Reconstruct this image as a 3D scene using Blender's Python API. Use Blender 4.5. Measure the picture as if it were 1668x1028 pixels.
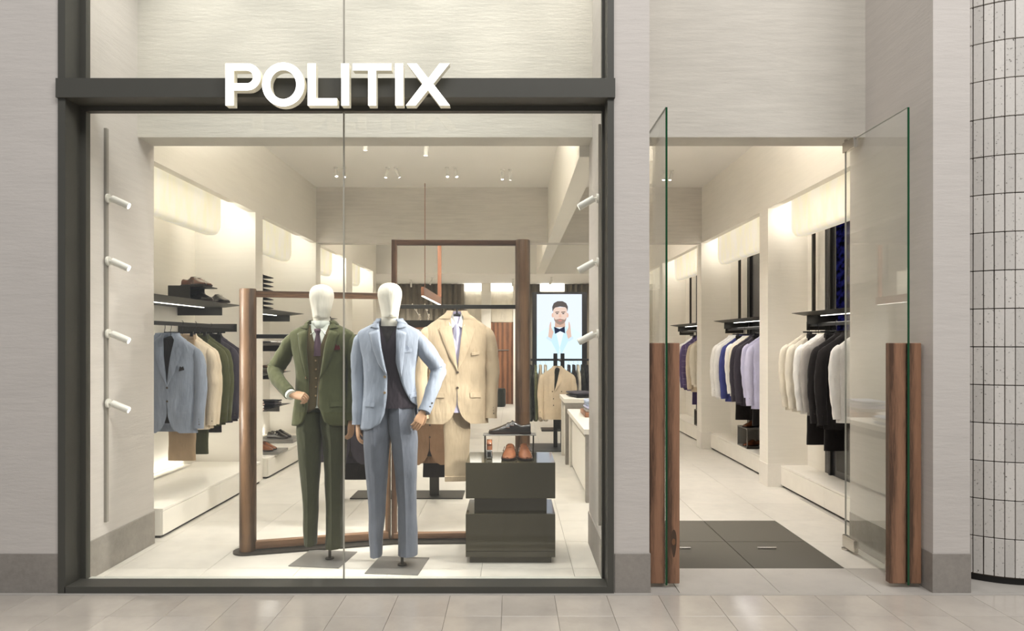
import bpy, math, random
from math import sin, cos, pi, radians
from mathutils import Vector, Matrix, noise
random.seed(7)
for o in list(bpy.data.objects): bpy.data.objects.remove(o)
S = bpy.context.scene
COL = S.collection

# ------------------------------------------------------------------ camera
cam = bpy.data.cameras.new('camera'); cam.lens = 24.0; cam.sensor_width = 36.0
cam.shift_y = 42/1668
cam.clip_start = 0.05
camo = bpy.data.objects.new('camera', cam); COL.objects.link(camo)
camo.location = (0, 0, 1.5); camo.rotation_euler = (pi/2, 0, 0)
S.camera = camo
# ------------------------------------------------------------------ world, large lights, exposure
wd = bpy.data.worlds.new('mall_ambient'); S.world = wd; wd.use_nodes = True
wd.node_tree.nodes['Background'].inputs[0].default_value = (0.95, 0.97, 1.0, 1)
wd.node_tree.nodes['Background'].inputs[1].default_value = 0.27
S.view_settings.view_transform = 'Standard'
S.view_settings.look = 'None'
S.view_settings.exposure = 0.18
S.view_settings.gamma = 1.0
S.view_settings.use_curve_mapping = False
WARM = (1.0, 0.955, 0.89)
def area_light(name, loc, rot, sx, sy, power, col):
    l = bpy.data.lights.new(name, 'AREA'); l.shape = 'RECTANGLE'; l.size = sx; l.size_y = sy
    l.energy = power; l.color = col
    o = bpy.data.objects.new(name, l); COL.objects.link(o); o.location = loc; o.rotation_euler = rot
    return o
# the mall's own ceiling lights, high over the concourse
for x, pw in ((-3.4, 110), (0.6, 240), (4.6, 330)):
    area_light('mall_ceiling_light', (x, -0.4, 8.8), (radians(30), 0, 0), 2.8, 2.4, pw, (1.0, 0.975, 0.95))

# ------------------------------------------------------------------ materials
def lin(c):
    c = c/255.0
    return c/12.92 if c <= 0.04045 else ((c+0.055)/1.055)**2.4
def rgb(r, g, b): return (lin(r), lin(g), lin(b), 1)
MATS = {}
class NT:
    def __init__(s, name):
        s.m = bpy.data.materials.new(name); s.m.use_nodes = True
        s.t = s.m.node_tree; s.b = s.t.nodes['Principled BSDF']; s.out = s.t.nodes['Material Output']
    def n(s, typ, **kw):
        x = s.t.nodes.new(typ)
        for k, v in kw.items():
            if k in x.inputs: x.inputs[k].default_value = v
            else: setattr(x, k, v)
        return x
    def l(s, a, b): s.t.links.new(a, b)
    def set(s, **kw):
        for k, v in kw.items(): s.b.inputs[k.replace('_', ' ')].default_value = v
    def coords(s, scale, loc=(0, 0, 0)):
        tc = s.n('ShaderNodeTexCoord'); mp = s.n('ShaderNodeMapping')
        mp.inputs['Scale'].default_value = scale; mp.inputs['Location'].default_value = loc
        s.l(tc.outputs['Object'], mp.inputs['Vector']); return mp.outputs[0]
    def noise(s, vec, scale, detail=4, rough=0.6):
        x = s.n('ShaderNodeTexNoise'); x.inputs['Scale'].default_value = scale
        x.inputs['Detail'].default_value = detail; x.inputs['Roughness'].default_value = rough
        s.l(vec, x.inputs['Vector']); return x.outputs[0]
    def ramp(s, fac, stops):
        r = s.n('ShaderNodeValToRGB'); e = r.color_ramp.elements
        e[0].position, e[0].color = stops[0]; e[1].position, e[1].color = stops[1]
        for p, c in stops[2:]:
            k = e.new(p); k.color = c
        s.l(fac, r.inputs[0]); return r.outputs[0]
    def bump(s, h, strength, dist=0.01):
        b = s.n('ShaderNodeBump'); b.inputs['Strength'].default_value = strength; b.inputs['Distance'].default_value = dist
        s.l(h, b.inputs['Height']); s.l(b.outputs[0], s.b.inputs['Normal'])
def shade(c, f): return (min(c[0]*f, 1), min(c[1]*f, 1), min(c[2]*f, 1), 1)
def simple(name, col, rough=0.5, metal=0.0, **kw):
    k = NT(name); k.set(Base_Color=col, Roughness=rough, Metallic=metal, **kw)
    tc = k.coords((1, 1, 1)); f = k.noise(tc, 9, 3)
    k.l(k.ramp(f, [(0.3, shade(col, 0.975)), (0.7, shade(col, 1.02))]), k.b.inputs['Base Color'])
    return k.m
def plaster(name, col, bump=0.25, streak=0.1):
    k = NT(name); k.set(Roughness=0.85)
    v = k.coords((1.1, 1.1, 16)); f = k.noise(v, 2.2, 8, 0.65)
    v2 = k.coords((1, 1, 1.6)); f2 = k.noise(v2, 1.3, 4)
    mx = k.n('ShaderNodeMix'); mx.data_type = 'FLOAT'; mx.inputs[0].default_value = 0.4
    k.l(f, mx.inputs[2]); k.l(f2, mx.inputs[3])
    k.l(k.ramp(mx.outputs[0], [(0.3, shade(col, 1-streak*1.6)), (0.55, col), (0.75, shade(col, 1+streak*0.7))]), k.b.inputs['Base Color'])
    v3 = k.coords((4, 4, 26)); f3 = k.noise(v3, 2.5, 6, 0.7)
    k.bump(f3, bump, 0.012); return k.m
def stone(name, col, rough=0.6, speck=0.12, scale=30):
    k = NT(name); k.set(Roughness=rough)
    v = k.coords((1, 1, 1)); f = k.noise(v, scale, 8, 0.7); f2 = k.noise(v, 3.0, 4)
    mx = k.n('ShaderNodeMix'); mx.data_type = 'FLOAT'; mx.inputs[0].default_value = 0.5
    k.l(f, mx.inputs[2]); k.l(f2, mx.inputs[3])
    k.l(k.ramp(mx.outputs[0], [(0.3, shade(col, 1-speck*1.5)), (0.5, col), (0.72, shade(col, 1+speck*1.4))]), k.b.inputs['Base Color'])
    k.bump(f, 0.06, 0.003); return k.m
def floor_tile_mat(name, col, rough, var, scale=5, coat=0.0):
    k = NT(name); k.set(Roughness=rough, Coat_Weight=coat, Coat_Roughness=0.12)
    oi = k.n('ShaderNodeObjectInfo')
    ad = k.n('ShaderNodeVectorMath', operation='MULTIPLY_ADD')
    tc = k.n('ShaderNodeTexCoord')
    k.l(tc.outputs['Object'], ad.inputs[0]); ad.inputs[1].default_value = (1, 1, 1)
    cb = k.n('ShaderNodeCombineXYZ'); mu = k.n('ShaderNodeMath', operation='MULTIPLY'); mu.inputs[1].default_value = 37
    k.l(oi.outputs['Random'], mu.inputs[0]); k.l(mu.outputs[0], cb.inputs[0]); k.l(mu.outputs[0], cb.inputs[2]); k.l(cb.outputs[0], ad.inputs[2])
    f = k.noise(ad.outputs[0], scale, 7, 0.65)
    c1 = k.ramp(f, [(0.3, shade(col, 0.9)), (0.52, col), (0.75, shade(col, 1.07))])
    hs = k.n('ShaderNodeHueSaturation'); mr = k.n('ShaderNodeMapRange'); mr.inputs['To Min'].default_value = 1-var; mr.inputs['To Max'].default_value = 1+var
    k.l(oi.outputs['Random'], mr.inputs['Value']); k.l(mr.outputs[0], hs.inputs['Value']); k.l(c1, hs.inputs['Color'])
    k.l(hs.outputs[0], k.b.inputs['Base Color'])
    rr = k.n('ShaderNodeMapRange'); rr.inputs['To Min'].default_value = rough*0.75; rr.inputs['To Max'].default_value = rough*1.3
    k.l(f, rr.inputs['Value']); k.l(rr.outputs[0], k.b.inputs['Roughness'])
    return k.m
def wood(name, col, axis='z', rough=0.45, dark=0.5):
    k = NT(name); k.set(Roughness=rough)
    sc = {'z': (14, 14, 0.9), 'x': (0.9, 14, 14), 'y': (14, 0.9, 14)}[axis]
    v = k.coords(sc); f = k.noise(v, 3.0, 7, 0.6)
    f2 = k.noise(k.coords(tuple(q*4 for q in sc)), 4, 3)
    wv = k.n('ShaderNodeTexWave'); wv.inputs['Scale'].default_value = 0.55; wv.inputs['Distortion'].default_value = 5; wv.inputs['Detail'].default_value = 2
    wv.bands_direction = {'z': 'X', 'x': 'Z', 'y': 'X'}[axis]
    k.l(k.coords(tuple(q*0.35 for q in sc)), wv.inputs['Vector'])
    m1 = k.n('ShaderNodeMix'); m1.data_type = 'FLOAT'; m1.inputs[0].default_value = 0.35; k.l(f, m1.inputs[2]); k.l(wv.outputs['Fac'], m1.inputs[3])
    m2 = k.n('ShaderNodeMix'); m2.data_type = 'FLOAT'; m2.inputs[0].default_value = 0.3; k.l(m1.outputs[0], m2.inputs[2]); k.l(f2, m2.inputs[3])
    k.l(k.ramp(m2.outputs[0], [(0.36, shade(col, dark)), (0.49, col), (0.62, shade(col, 1.45))]), k.b.inputs['Base Color'])
    k.bump(m2.outputs[0], 0.15, 0.004); return k.m
def fabric(name, col, scale=380, check=None, rough=0.9):
    k = NT(name); k.set(Roughness=rough, Sheen_Weight=0.15, Sheen_Roughness=0.4)
    k.b.inputs['Specular IOR Level'].default_value = 0.2
    v = k.coords((1, 1, 1)); f = k.noise(v, scale, 2); f2 = k.noise(v, 7, 4)
    mx = k.n('ShaderNodeMix'); mx.data_type = 'FLOAT'; mx.inputs[0].default_value = 0.55; k.l(f, mx.inputs[2]); k.l(f2, mx.inputs[3])
    c = k.ramp(mx.outputs[0], [(0.3, shade(col, 0.86)), (0.7, shade(col, 1.13))])
    if check:
        br = k.n('ShaderNodeTexBrick'); br.offset = 0; br.inputs['Scale'].default_value = 1; br.inputs['Mortar Size'].default_value = 0.05
        br.inputs['Brick Width'].default_value = 1; br.inputs['Row Height'].default_value = 1.4
        sx = k.n('ShaderNodeSeparateXYZ'); cx = k.n('ShaderNodeCombineXYZ'); k.l(k.coords((16, 16, 16)), sx.inputs[0]); k.l(sx.outputs[0], cx.inputs[0]); k.l(sx.outputs[2], cx.inputs[1]); k.l(cx.outputs[0], br.inputs['Vector'])
        m3 = k.n('ShaderNodeMix'); m3.data_type = 'RGBA'; k.l(br.outputs['Fac'], m3.inputs[0]); k.l(c, m3.inputs[6]); m3.inputs[7].default_value = check; c = m3.outputs[2]
    k.l(c, k.b.inputs['Base Color'])
    fo = k.noise(k.coords((9, 9, 3.2)), 1.0, 3, 0.5); fm2 = k.n('ShaderNodeMix'); fm2.data_type = 'FLOAT'; fm2.inputs[0].default_value = 0.03
    k.l(fo, fm2.inputs[2]); k.l(f, fm2.inputs[3]); k.bump(fm2.outputs[0], 0.6, 0.05); return k.m
def emit(name, col, strength):
    k = NT(name); e = k.n('ShaderNodeEmission'); e.inputs[0].default_value = col; e.inputs[1].default_value = strength
    k.l(e.outputs[0], k.out.inputs[0]); return k.m
def glassmat(name, tint=(0.985, 0.995, 0.985, 1), ior=1.45):
    k = NT(name); tr = k.n('ShaderNodeBsdfTransparent'); tr.inputs[0].default_value = tint
    gl = k.n('ShaderNodeBsdfGlossy'); gl.inputs['Roughness'].default_value = 0.0; gl.inputs[0].default_value = (1, 1, 1, 1)
    fr = k.n('ShaderNodeFresnel'); ge = k.n('ShaderNodeNewGeometry'); mi = k.n('ShaderNodeMapRange')   # same index from either side of a thin pane
    mi.inputs['To Min'].default_value = ior; mi.inputs['To Max'].default_value = 1/ior; k.l(ge.outputs['Backfacing'], mi.inputs['Value']); k.l(mi.outputs[0], fr.inputs[0])
    mx = k.n('ShaderNodeMixShader'); k.l(fr.outputs[0], mx.inputs[0]); k.l(tr.outputs[0], mx.inputs[1]); k.l(gl.outputs[0], mx.inputs[2])
    k.l(mx.outputs[0], k.out.inputs[0]); return k.m

M = dict(
 facade=plaster('facade_plaster', rgb(206, 200, 194), 0.16, 0.06),
 lintel=plaster('lintel_plaster', rgb(206, 201, 191), 0.22, 0.10),
 wallp=plaster('interior_plaster', rgb(237, 232, 222), 0.12, 0.035),
 beam=plaster('beam_plaster', rgb(212, 206, 197), 0.3, 0.11),
 ceil=plaster('ceiling_plaster', rgb(240, 236, 229), 0.08, 0.02),
 base=stone('base_stone', rgb(148, 142, 135), 0.55, 0.16),
 basew=stone('pale_stone', rgb(232, 227, 218), 0.5, 0.03),
 grout=simple('grout', rgb(120, 114, 106), 0.9),
 mall=floor_tile_mat('mall_tile', rgb(188, 180, 170), 0.15, 0.06, 4, 0.35),
 shop=floor_tile_mat('shop_tile', rgb(210, 205, 196), 0.36, 0.025, 6),
 thresh=floor_tile_mat('threshold_tile', rgb(178, 173, 166), 0.4, 0.03, 7),
 mat=floor_tile_mat('entrance_mat', rgb(92, 88, 80), 0.95, 0.05, 90),
 frame=simple('bronze_frame', rgb(74, 73, 67), 0.5, 0.0),
 bead=simple('grey_bead', rgb(186, 186, 178), 0.4, 0.0),
 glass=glassmat('shop_glass'), gedge=simple('green_glass_edge', rgb(12, 70, 38), 0.08),
 seam=simple('silicone_seam', rgb(176, 172, 160), 0.4),
 letter=emit('letter_face', (1, 0.985, 0.94, 1), 3.5),
 lside=None,
 oak=wood('oak_post', rgb(106, 80, 57), 'z', 0.45, 0.4), oakx=wood('oak_rail', rgb(108, 80, 58), 'x', 0.45, 0.4),
 oakd=wood('dark_oak_post', rgb(94, 68, 50), 'z'), oakdx=wood('dark_oak_rail', rgb(88, 64, 48), 'x'),
 jarrah=wood('handle_timber', rgb(128, 94, 72), 'z', 0.45, 0.38),
 knot=simple('timber_knot', rgb(74, 56, 42), 0.6), knot2=simple('timber_knot_heart', rgb(120, 84, 56), 0.6),
 walnut=wood('walnut_door', rgb(128, 86, 60), 'z'), copper=simple('copper_wood', rgb(158, 108, 82), 0.4),
 dmetal=simple('dark_metal', rgb(62, 60, 55), 0.45, 0.5), bmetal=simple('black_metal', rgb(34, 33, 32), 0.4, 0.3),
 gmetal=simple('grey_plate', rgb(128, 126, 122), 0.35, 0.3), steel=simple('brushed_steel', rgb(205, 200, 192), 0.25, 0.9),
 chrome=simple('chrome', rgb(225, 225, 225), 0.1, 1.0),
 whitem=simple('white_enamel', rgb(225, 222, 214), 0.4), track=simple('track_grey', rgb(150, 145, 136), 0.45),
 bench=simple('bench_white', rgb(238, 233, 223), 0.45), shadowgap=simple('toe_kick', rgb(40, 38, 36), 0.7),
 lamp=emit('lamp_lens', (1, 0.95, 0.86, 1), 25), led=emit('led_strip', (1, 0.95, 0.87, 1), 5),
 lacq=None, linen=fabric('mannequin_linen', rgb(226, 221, 208), 500), handw=simple('wooden_hand', rgb(190, 150, 118), 0.45),
 tilew=None, cube=simple('grey_metal', rgb(112, 110, 104), 0.5),
)
k = NT('letter_side'); k.set(Base_Color=rgb(235, 228, 205), Roughness=0.4); k.b.inputs['Emission Color'].default_value = (1, 0.95, 0.78, 1); k.b.inputs['Emission Strength'].default_value = 0.10; M['lside'] = k.m
k = NT('olive_lacquer'); k.set(Base_Color=rgb(66, 62, 48), Roughness=0.06, Coat_Weight=0.0, Coat_Roughness=0.03); M['lacq'] = k.m
k = NT('backlit_pelmet_fabric'); k.set(Base_Color=rgb(238, 230, 208), Roughness=0.9)
f = k.noise(k.coords((5, 5, 1.6)), 1.3, 3, 0.6); k.l(k.ramp(f, [(0.3, rgb(226, 217, 192)), (0.7, rgb(242, 236, 218))]), k.b.inputs['Base Color'])
k.l(k.ramp(f, [(0.3, (0.88, 0.81, 0.64, 1)), (0.7, (1, 0.95, 0.82, 1))]), k.b.inputs['Emission Color']); k.b.inputs['Emission Strength'].default_value = 0.40; M['pelmet'] = k.m
def glazed_tile():
    k = NT('glazed_tile'); k.set(Roughness=0.35)
    oi = k.n('ShaderNodeObjectInfo'); v = k.coords((1, 1, 1))
    ad = k.n('ShaderNodeVectorMath', operation='ADD'); k.l(v, ad.inputs[0])
    mu = k.n('ShaderNodeMath', operation='MULTIPLY'); mu.inputs[1].default_value = 51; k.l(oi.outputs['Random'], mu.inputs[0]); k.l(mu.outputs[0], ad.inputs[1])
    f = k.noise(ad.outputs[0], 70, 2); c = k.ramp(f, [(0.27, rgb(92, 86, 78)), (0.34, rgb(210, 206, 200)), (1.0, rgb(222, 217, 211))])
    hs = k.n('ShaderNodeHueSaturation'); mr = k.n('ShaderNodeMapRange'); mr.inputs['To Min'].default_value = 0.86; mr.inputs['To Max'].default_value = 1.04
    k.l(oi.outputs['Random'], mr.inputs['Value']); k.l(mr.outputs[0], hs.inputs['Value']); k.l(c, hs.inputs['Color']); k.l(hs.outputs[0], k.b.inputs['Base Color'])
    k.bump(f, 0.1, 0.002); return k.m
M['tilew'] = glazed_tile()
FB = {}
def fab(name, r, g, b, **kw):
    FB[name] = fabric(name, rgb(r, g, b), **kw); return FB[name]
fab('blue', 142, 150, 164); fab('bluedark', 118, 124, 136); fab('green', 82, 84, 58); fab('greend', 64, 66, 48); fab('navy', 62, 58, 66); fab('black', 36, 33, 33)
fab('sand', 190, 171, 144); fab('beige', 208, 193, 170); fab('cream', 228, 220, 204); fab('white', 236, 233, 228); fab('tan', 156, 134, 108)
fab('brown', 140, 112, 88); fab('ivory', 214, 196, 170); fab('royal', 66, 72, 128); fab('lilac', 196, 194, 220); fab('purple', 86, 74, 112); fab('pcheck', 84, 72, 108, check=rgb(140, 128, 150))
fab('grey', 168, 162, 156); fab('olive', 104, 106, 78); fab('darkgreen', 44, 46, 40); fab('pink', 206, 184, 170); fab('knit', 48, 42, 48, scale=200); fab('paleblue', 176, 186, 208)
fab('shirtw', 226, 230, 220); fab('shirtl', 206, 200, 226); fab('vest', 88, 78, 56); fab('tie', 92, 74, 84, scale=60); fab('blue_shaded', 104, 109, 120); fab('curtain', 126, 118, 104, scale=120); fab('wine', 84, 34, 34)
def leather(name, r, g, b):
    k = NT(name); c = rgb(r, g, b); k.set(Roughness=0.25, Coat_Weight=0.4, Coat_Roughness=0.15)
    f = k.noise(k.coords((1, 1, 1)), 14, 4); k.l(k.ramp(f, [(0.3, shade(c, 0.7)), (0.65, shade(c, 1.15))]), k.b.inputs['Base Color']); return k.m
L = dict(tan=leather('tan_leather', 134, 84, 56), black=leather('black_leather', 38, 34, 30), brown=leather('brown_leather', 104, 58, 34), sole=simple('shoe_sole', rgb(44, 32, 26), 0.5), lining=simple('shoe_lining', rgb(24, 20, 18), 0.8))
M['lambfab'] = FB['cream']
button_dark = simple('dark_button', rgb(70, 58, 46), 0.3); button_lt = simple('horn_button', rgb(150, 126, 92), 0.3)

# ------------------------------------------------------------------ mesh helpers
class MB:
    def __init__(s): s.v = []; s.f = []
    def add(s, vs, fs):
        n = len(s.v); s.v += [tuple(v) for v in vs]; s.f += [tuple(i+n for i in f) for f in fs]; return s
    def box(s, x0, x1, y0, y1, z0, z1):
        return s.add([(x0,y0,z0),(x1,y0,z0),(x1,y1,z0),(x0,y1,z0),(x0,y0,z1),(x1,y0,z1),(x1,y1,z1),(x0,y1,z1)],
                     [(0,3,2,1),(4,5,6,7),(0,1,5,4),(1,2,6,5),(2,3,7,6),(3,0,4,7)])
    def bbox(s, x0, x1, y0, y1, z0, z1, b):   # box with chamfered edges
        xs, ys, zs = (x0, x1), (y0, y1), (z0, z1); V = []; idx = {}
        for i in (0,1):
            for j in (0,1):
                for k in (0,1):
                    p = (xs[i], ys[j], zs[k]); d = ((1,-1)[i]*b, (1,-1)[j]*b, (1,-1)[k]*b)
                    for a in range(3):
                        q = [p[m]+(0 if m == a else d[m]) for m in range(3)]
                        idx[i,j,k,a] = len(V); V.append(q)
        F = []
        for a in range(3):
            o1, o2 = [(1,2),(2,0),(0,1)][a]
            for sgn in (0,1):
                loop = []
                for (u, w) in ((0,0),(1,0),(1,1),(0,1)):
                    c = [0,0,0]; c[a] = sgn; c[o1] = u; c[o2] = w; loop.append(idx[c[0],c[1],c[2],a])
                F.append(loop if sgn else loop[::-1])
            for u in (0,1):
                for w in (0,1):
                    c0 = [0,0,0]; c1 = [0,0,0]; c0[a] = 0; c1[a] = 1; c0[o1] = c1[o1] = u; c0[o2] = c1[o2] = w
                    F.append((idx[(*c0, o1)], idx[(*c1, o1)], idx[(*c1, o2)], idx[(*c0, o2)]))
        for i in (0,1):
            for j in (0,1):
                for k in (0,1): F.append((idx[i,j,k,0], idx[i,j,k,1], idx[i,j,k,2]))
        return s.add(V, F)
    def rings(s, rs, closed=True, cap0=True, cap1=True):
        n = len(rs[0]); V = [p for r in rs for p in r]; F = []
        for a in range(len(rs)-1):
            for i in range(n if closed else n-1):
                j = (i+1) % n
                F.append((a*n+i, a*n+j, (a+1)*n+j, (a+1)*n+i))
        if closed and cap0: F.append(tuple(range(n))[::-1])
        if closed and cap1: F.append(tuple((len(rs)-1)*n+i for i in range(n)))
        return s.add(V, F)
    def tube(s, pts, rad, n=10, flat=1.0, up=(0, 1, 0), cap=True):
        pts = [Vector(p) for p in pts]; rs = []
        if not hasattr(rad, '__len__'): rad = [rad]*len(pts)
        u = None
        for i, p in enumerate(pts):
            t = (pts[min(i+1, len(pts)-1)]-pts[max(i-1, 0)]).normalized()
            if u is None:
                u = Vector(up); 
                if abs(u.dot(t)) > 0.95: u = Vector((1, 0, 0))
            u = (u - t*u.dot(t)).normalized(); w = t.cross(u)
            rs.append([p + u*(cos(2*pi*k/n)*rad[i]*flat) + w*(sin(2*pi*k/n)*rad[i]) for k in range(n)])
        return s.rings(rs, True, cap, cap)
    def cyl(s, c, r, z0, z1, n=24, r1=None):
        r1 = r if r1 is None else r1
        return s.rings([[(c[0]+cos(2*pi*k/n)*q, c[1]+sin(2*pi*k/n)*q, z) for k in range(n)] for q, z in ((r, z0), (r1, z1))])
    def lathe(s, prof, n=24, sx=1, sy=1, c=(0, 0, 0), cap=True):
        return s.rings([[(c[0]+cos(2*pi*k/n)*r*sx, c[1]+sin(2*pi*k/n)*r*sy, c[2]+z) for k in range(n)] for r, z in prof], True, cap, cap)
    def prism(s, poly, a0, a1, plane='xz'):     # polygon extruded along the third axis
        n = len(poly)
        def P(p, a): return {'xz': (p[0], a, p[1]), 'yz': (a, p[0], p[1]), 'xy': (p[0], p[1], a)}[plane]
        V = [P(p, a0) for p in poly]+[P(p, a1) for p in poly]
        F = [tuple(range(n))[::-1], tuple(range(n, 2*n))]+[(i, (i+1) % n, n+(i+1) % n, n+i) for i in range(n)]
        return s.add(V, F)
    def xf(s, mat): s.v = [tuple(mat @ Vector(v)) for v in s.v]; return s
    def mesh(s, name, mat=None, smooth=False):
        me = bpy.data.meshes.new(name); me.from_pydata(s.v, [], s.f); me.validate()
        me.materials.append(mat)
        import bmesh
        bm = bmesh.new(); bm.from_mesh(me); bmesh.ops.recalc_face_normals(bm, faces=bm.faces); bm.to_mesh(me); bm.free()
        if smooth:
            me.shade_smooth()
            me.set_sharp_from_angle(angle=radians(smooth if smooth is not True else 40))
        return me
    def build(s, name, mat, parent=None, smooth=False, solid=0, **props):
        o = bpy.data.objects.new(name, s.mesh(name, mat, smooth)); COL.objects.link(o)
        if parent is not None: o.parent = parent
        if solid:
            q = o.modifiers.new('thickness', 'SOLIDIFY'); q.thickness = solid; q.offset = 0
        for a, b in props.items(): o[a] = b
        return o
def inst(me, name, mat, parent, loc=(0, 0, 0), rot=(0, 0, 0), scale=(1, 1, 1)):
    o = bpy.data.objects.new(name, me); COL.objects.link(o); o.parent = parent
    o.location = loc; o.rotation_euler = rot; o.scale = scale
    if mat is not None:
        o.material_slots[0].link = 'OBJECT'; o.material_slots[0].material = mat
    return o
def thing(name, label, cat, loc=(0, 0, 0), rotz=0, group=None):
    o = bpy.data.objects.new(name, None); COL.objects.link(o); o.empty_display_size = 0.1
    o.location = loc; o.rotation_euler = (0, 0, rotz); o['label'] = label; o['category'] = cat
    if group: o['group'] = group
    return o
def tag(o, label, cat, group=None):
    o['label'] = label; o['category'] = cat
    if group: o['group'] = group
    return o
def struct(name, mb=None, mat=None, label=None, loc=None, parent=None):
    if mb is None:
        o = bpy.data.objects.new(name, None); COL.objects.link(o); o.empty_display_size = 0.1
        if loc: o.location = loc
    else: o = mb.build(name, mat)
    if parent: o.parent = parent
    else:
        o['kind'] = 'structure'
        o['category'] = name.split('_')[0]
        if label: o['label'] = label
    return o
def box(*a): return MB().box(*a)
def catmull(pts, n):
    pts = [Vector(p) for p in pts]; out = []
    P = [pts[0]*2-pts[1]]+pts+[pts[-1]*2-pts[-2]]
    segs = len(pts)-1
    for k in range(n+1):
        t = k/n*segs; i = min(int(t), segs-1); u = t-i
        a, b, c, d = P[i:i+4]
        out.append(0.5*((2*b)+(c-a)*u+(2*a-5*b+4*c-d)*u*u+(3*b-a-3*c+d)*u**3))
    return out
def interp(rows, z):
    if z <= rows[0][0]: return rows[0][1:]
    for a, b in zip(rows, rows[1:]):
        if z <= b[0]:
            u = (z-a[0])/(b[0]-a[0]); u2 = u
            return tuple(p+(q-p)*u2 for p, q in zip(a[1:], b[1:]))
    return rows[-1][1:]
def smoothrows(rows, n=40):
    pts = catmull([Vector((r[0], r[1], r[2])) for r in rows], n)
    return [(p.x, p.y, p.z) for p in pts]

# ------------------------------------------------------------------ setting: walls, ceiling
FY, LY0, LY1 = 4.07, 4.85, 5.07          # facade front, lintel front, lintel back
LX, RX = -2.72, 2.64                     # planes of the interior side walls
CH, HB, LB, TOPZ = 3.64, 2.87, 2.95, 6.0
struct('wall_front_left', box(-5.2, -2.66, FY, LY1, 0.0, TOPZ), M['facade'], 'pale plaster pier left of the shop window')
struct('wall_front_middle', box(0.572, 0.82, FY+0.005, LY1, 0.0, TOPZ), M['facade'], 'narrow pale plaster pier between window and doorway')
struct('wall_front_right', box(2.51, 2.73, FY, LY1, 0.0, TOPZ), M['facade'], 'narrow pale plaster pier between doorway and tiled column')
struct('wall_lintel', box(-2.66, 2.51, LY0, LY1, LB, TOPZ), M['lintel'], 'rough plaster lintel wall above window display and doorway')
struct('wall_top', box(-5.2, 5.2, FY, LY1, TOPZ, TOPZ+0.1), M['ceil'], 'plaster soffit over the shop front')
# stone bases
def base_board(n, x0, x1, y0, y1, h=0.235, m='base'):
    struct(n, MB().bbox(x0, x1, y0, y1, 0.0, h, 0.002), M[m], 'grey stone base course at the foot of the wall')
base_board('baseboard_front_left', -5.2, -2.70, FY-0.004, FY+0.05)
base_board('baseboard_front_middle', 0.612, 0.826, FY-0.004, FY+0.05)
base_board('baseboard_front_right', 2.505, 2.735, FY-0.005, LY1, 0.235)
base_board('baseboard_display_left', -2.67, -2.652, 4.27, LY1+0.002, 0.24)
base_board('baseboard_display_right', 0.565, 0.58, 4.27, LY1+0.002, 0.24)

NL = [(5.07, 7.24), (7.45, 9.47), (9.69, 11.2), (11.62, 13.36)]
NR = [(5.07, 7.04), (7.28, 9.52), (9.74, 11.98), (12.2, 14.2)]
LBK, RBK = -3.36, 3.05
struct('wall_left', box(LBK-0.1, LBK, LY1-0.5, 16.6, 0, CH), M['wallp'], 'cream plaster back wall of the left niches')
struct('wall_right', box(RBK, RBK+0.1, LY1, 16.6, 0, CH), M['wallp'], 'cream plaster back wall of the right niches')
struct('wall_left_header', box(LX-0.08, LX, LY1, 13.66, HB, CH), M['wallp'], 'cream plaster header over the left niches')
struct('wall_right_header', box(RX, RX+0.08, LY1, 16.4, HB, CH), M['wallp'], 'cream plaster header over the right niches')
for i, (a, b) in enumerate(zip(NL, NL[1:]+[(13.66, 0)])):
    struct('wall_left_pier', box(LBK, LX, a[1], b[0], 0, HB), M['wallp'], 'cream plaster pier between left niches')
    struct('wall_left_pier_top', box(LBK, LX-0.08, a[1], b[0], HB, CH), M['wallp'], 'upper part of plaster pier behind the left header')
for i, (a, b) in enumerate(zip(NR, NR[1:]+[(14.4, 0)])):
    struct('wall_right_pier', box(RX, RBK, a[1], b[0], 0, HB), M['wallp'], 'cream plaster pier between right niches')
    struct('wall_right_pier_top', box(RX+0.08, RBK, a[1], b[0], HB, CH), M['wallp'], 'upper part of plaster pier behind the right header')
    if i < 3: base_board('baseboard_right', RX-0.006, RBK-0.02, a[1]-0.006, b[0]+0.004, 0.235, 'basew')
struct('wall_right_inner', box(2.73, RBK+0.1, LY1-0.06, LY1, 0, CH), M['wallp'], 'plaster return closing the first right niche')
struct('ceiling', box(-3.6, 3.6, LY1-0.05, 14.0, CH, CH+0.12), M['ceil'], 'cream plaster ceiling of the shop')
struct('ceiling_low', box(-3.6, 3.6, 13.9, 16.6, HB, CH), M['ceil'], 'lower cream ceiling at the back of the shop')
struct('wall_back', box(-3.6, 3.6, 16.4, 16.55, 0, HB), M['wallp'], 'cream back wall of the shop')
struct('trim_1', box(LX, RX, 9.49, 9.69, HB, CH), M['beam'], 'plaster cross beam below the shop ceiling')
struct('trim_2', box(0.50, 0.66, LY1, 9.49, HB, CH), M['wallp'], 'plaster beam running to the back above the aisle')
struct('trim_3', box(0.50, 0.66, 9.69, 13.9, HB, CH), M['wallp'], 'plaster beam running on beyond the cross beam')

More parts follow.
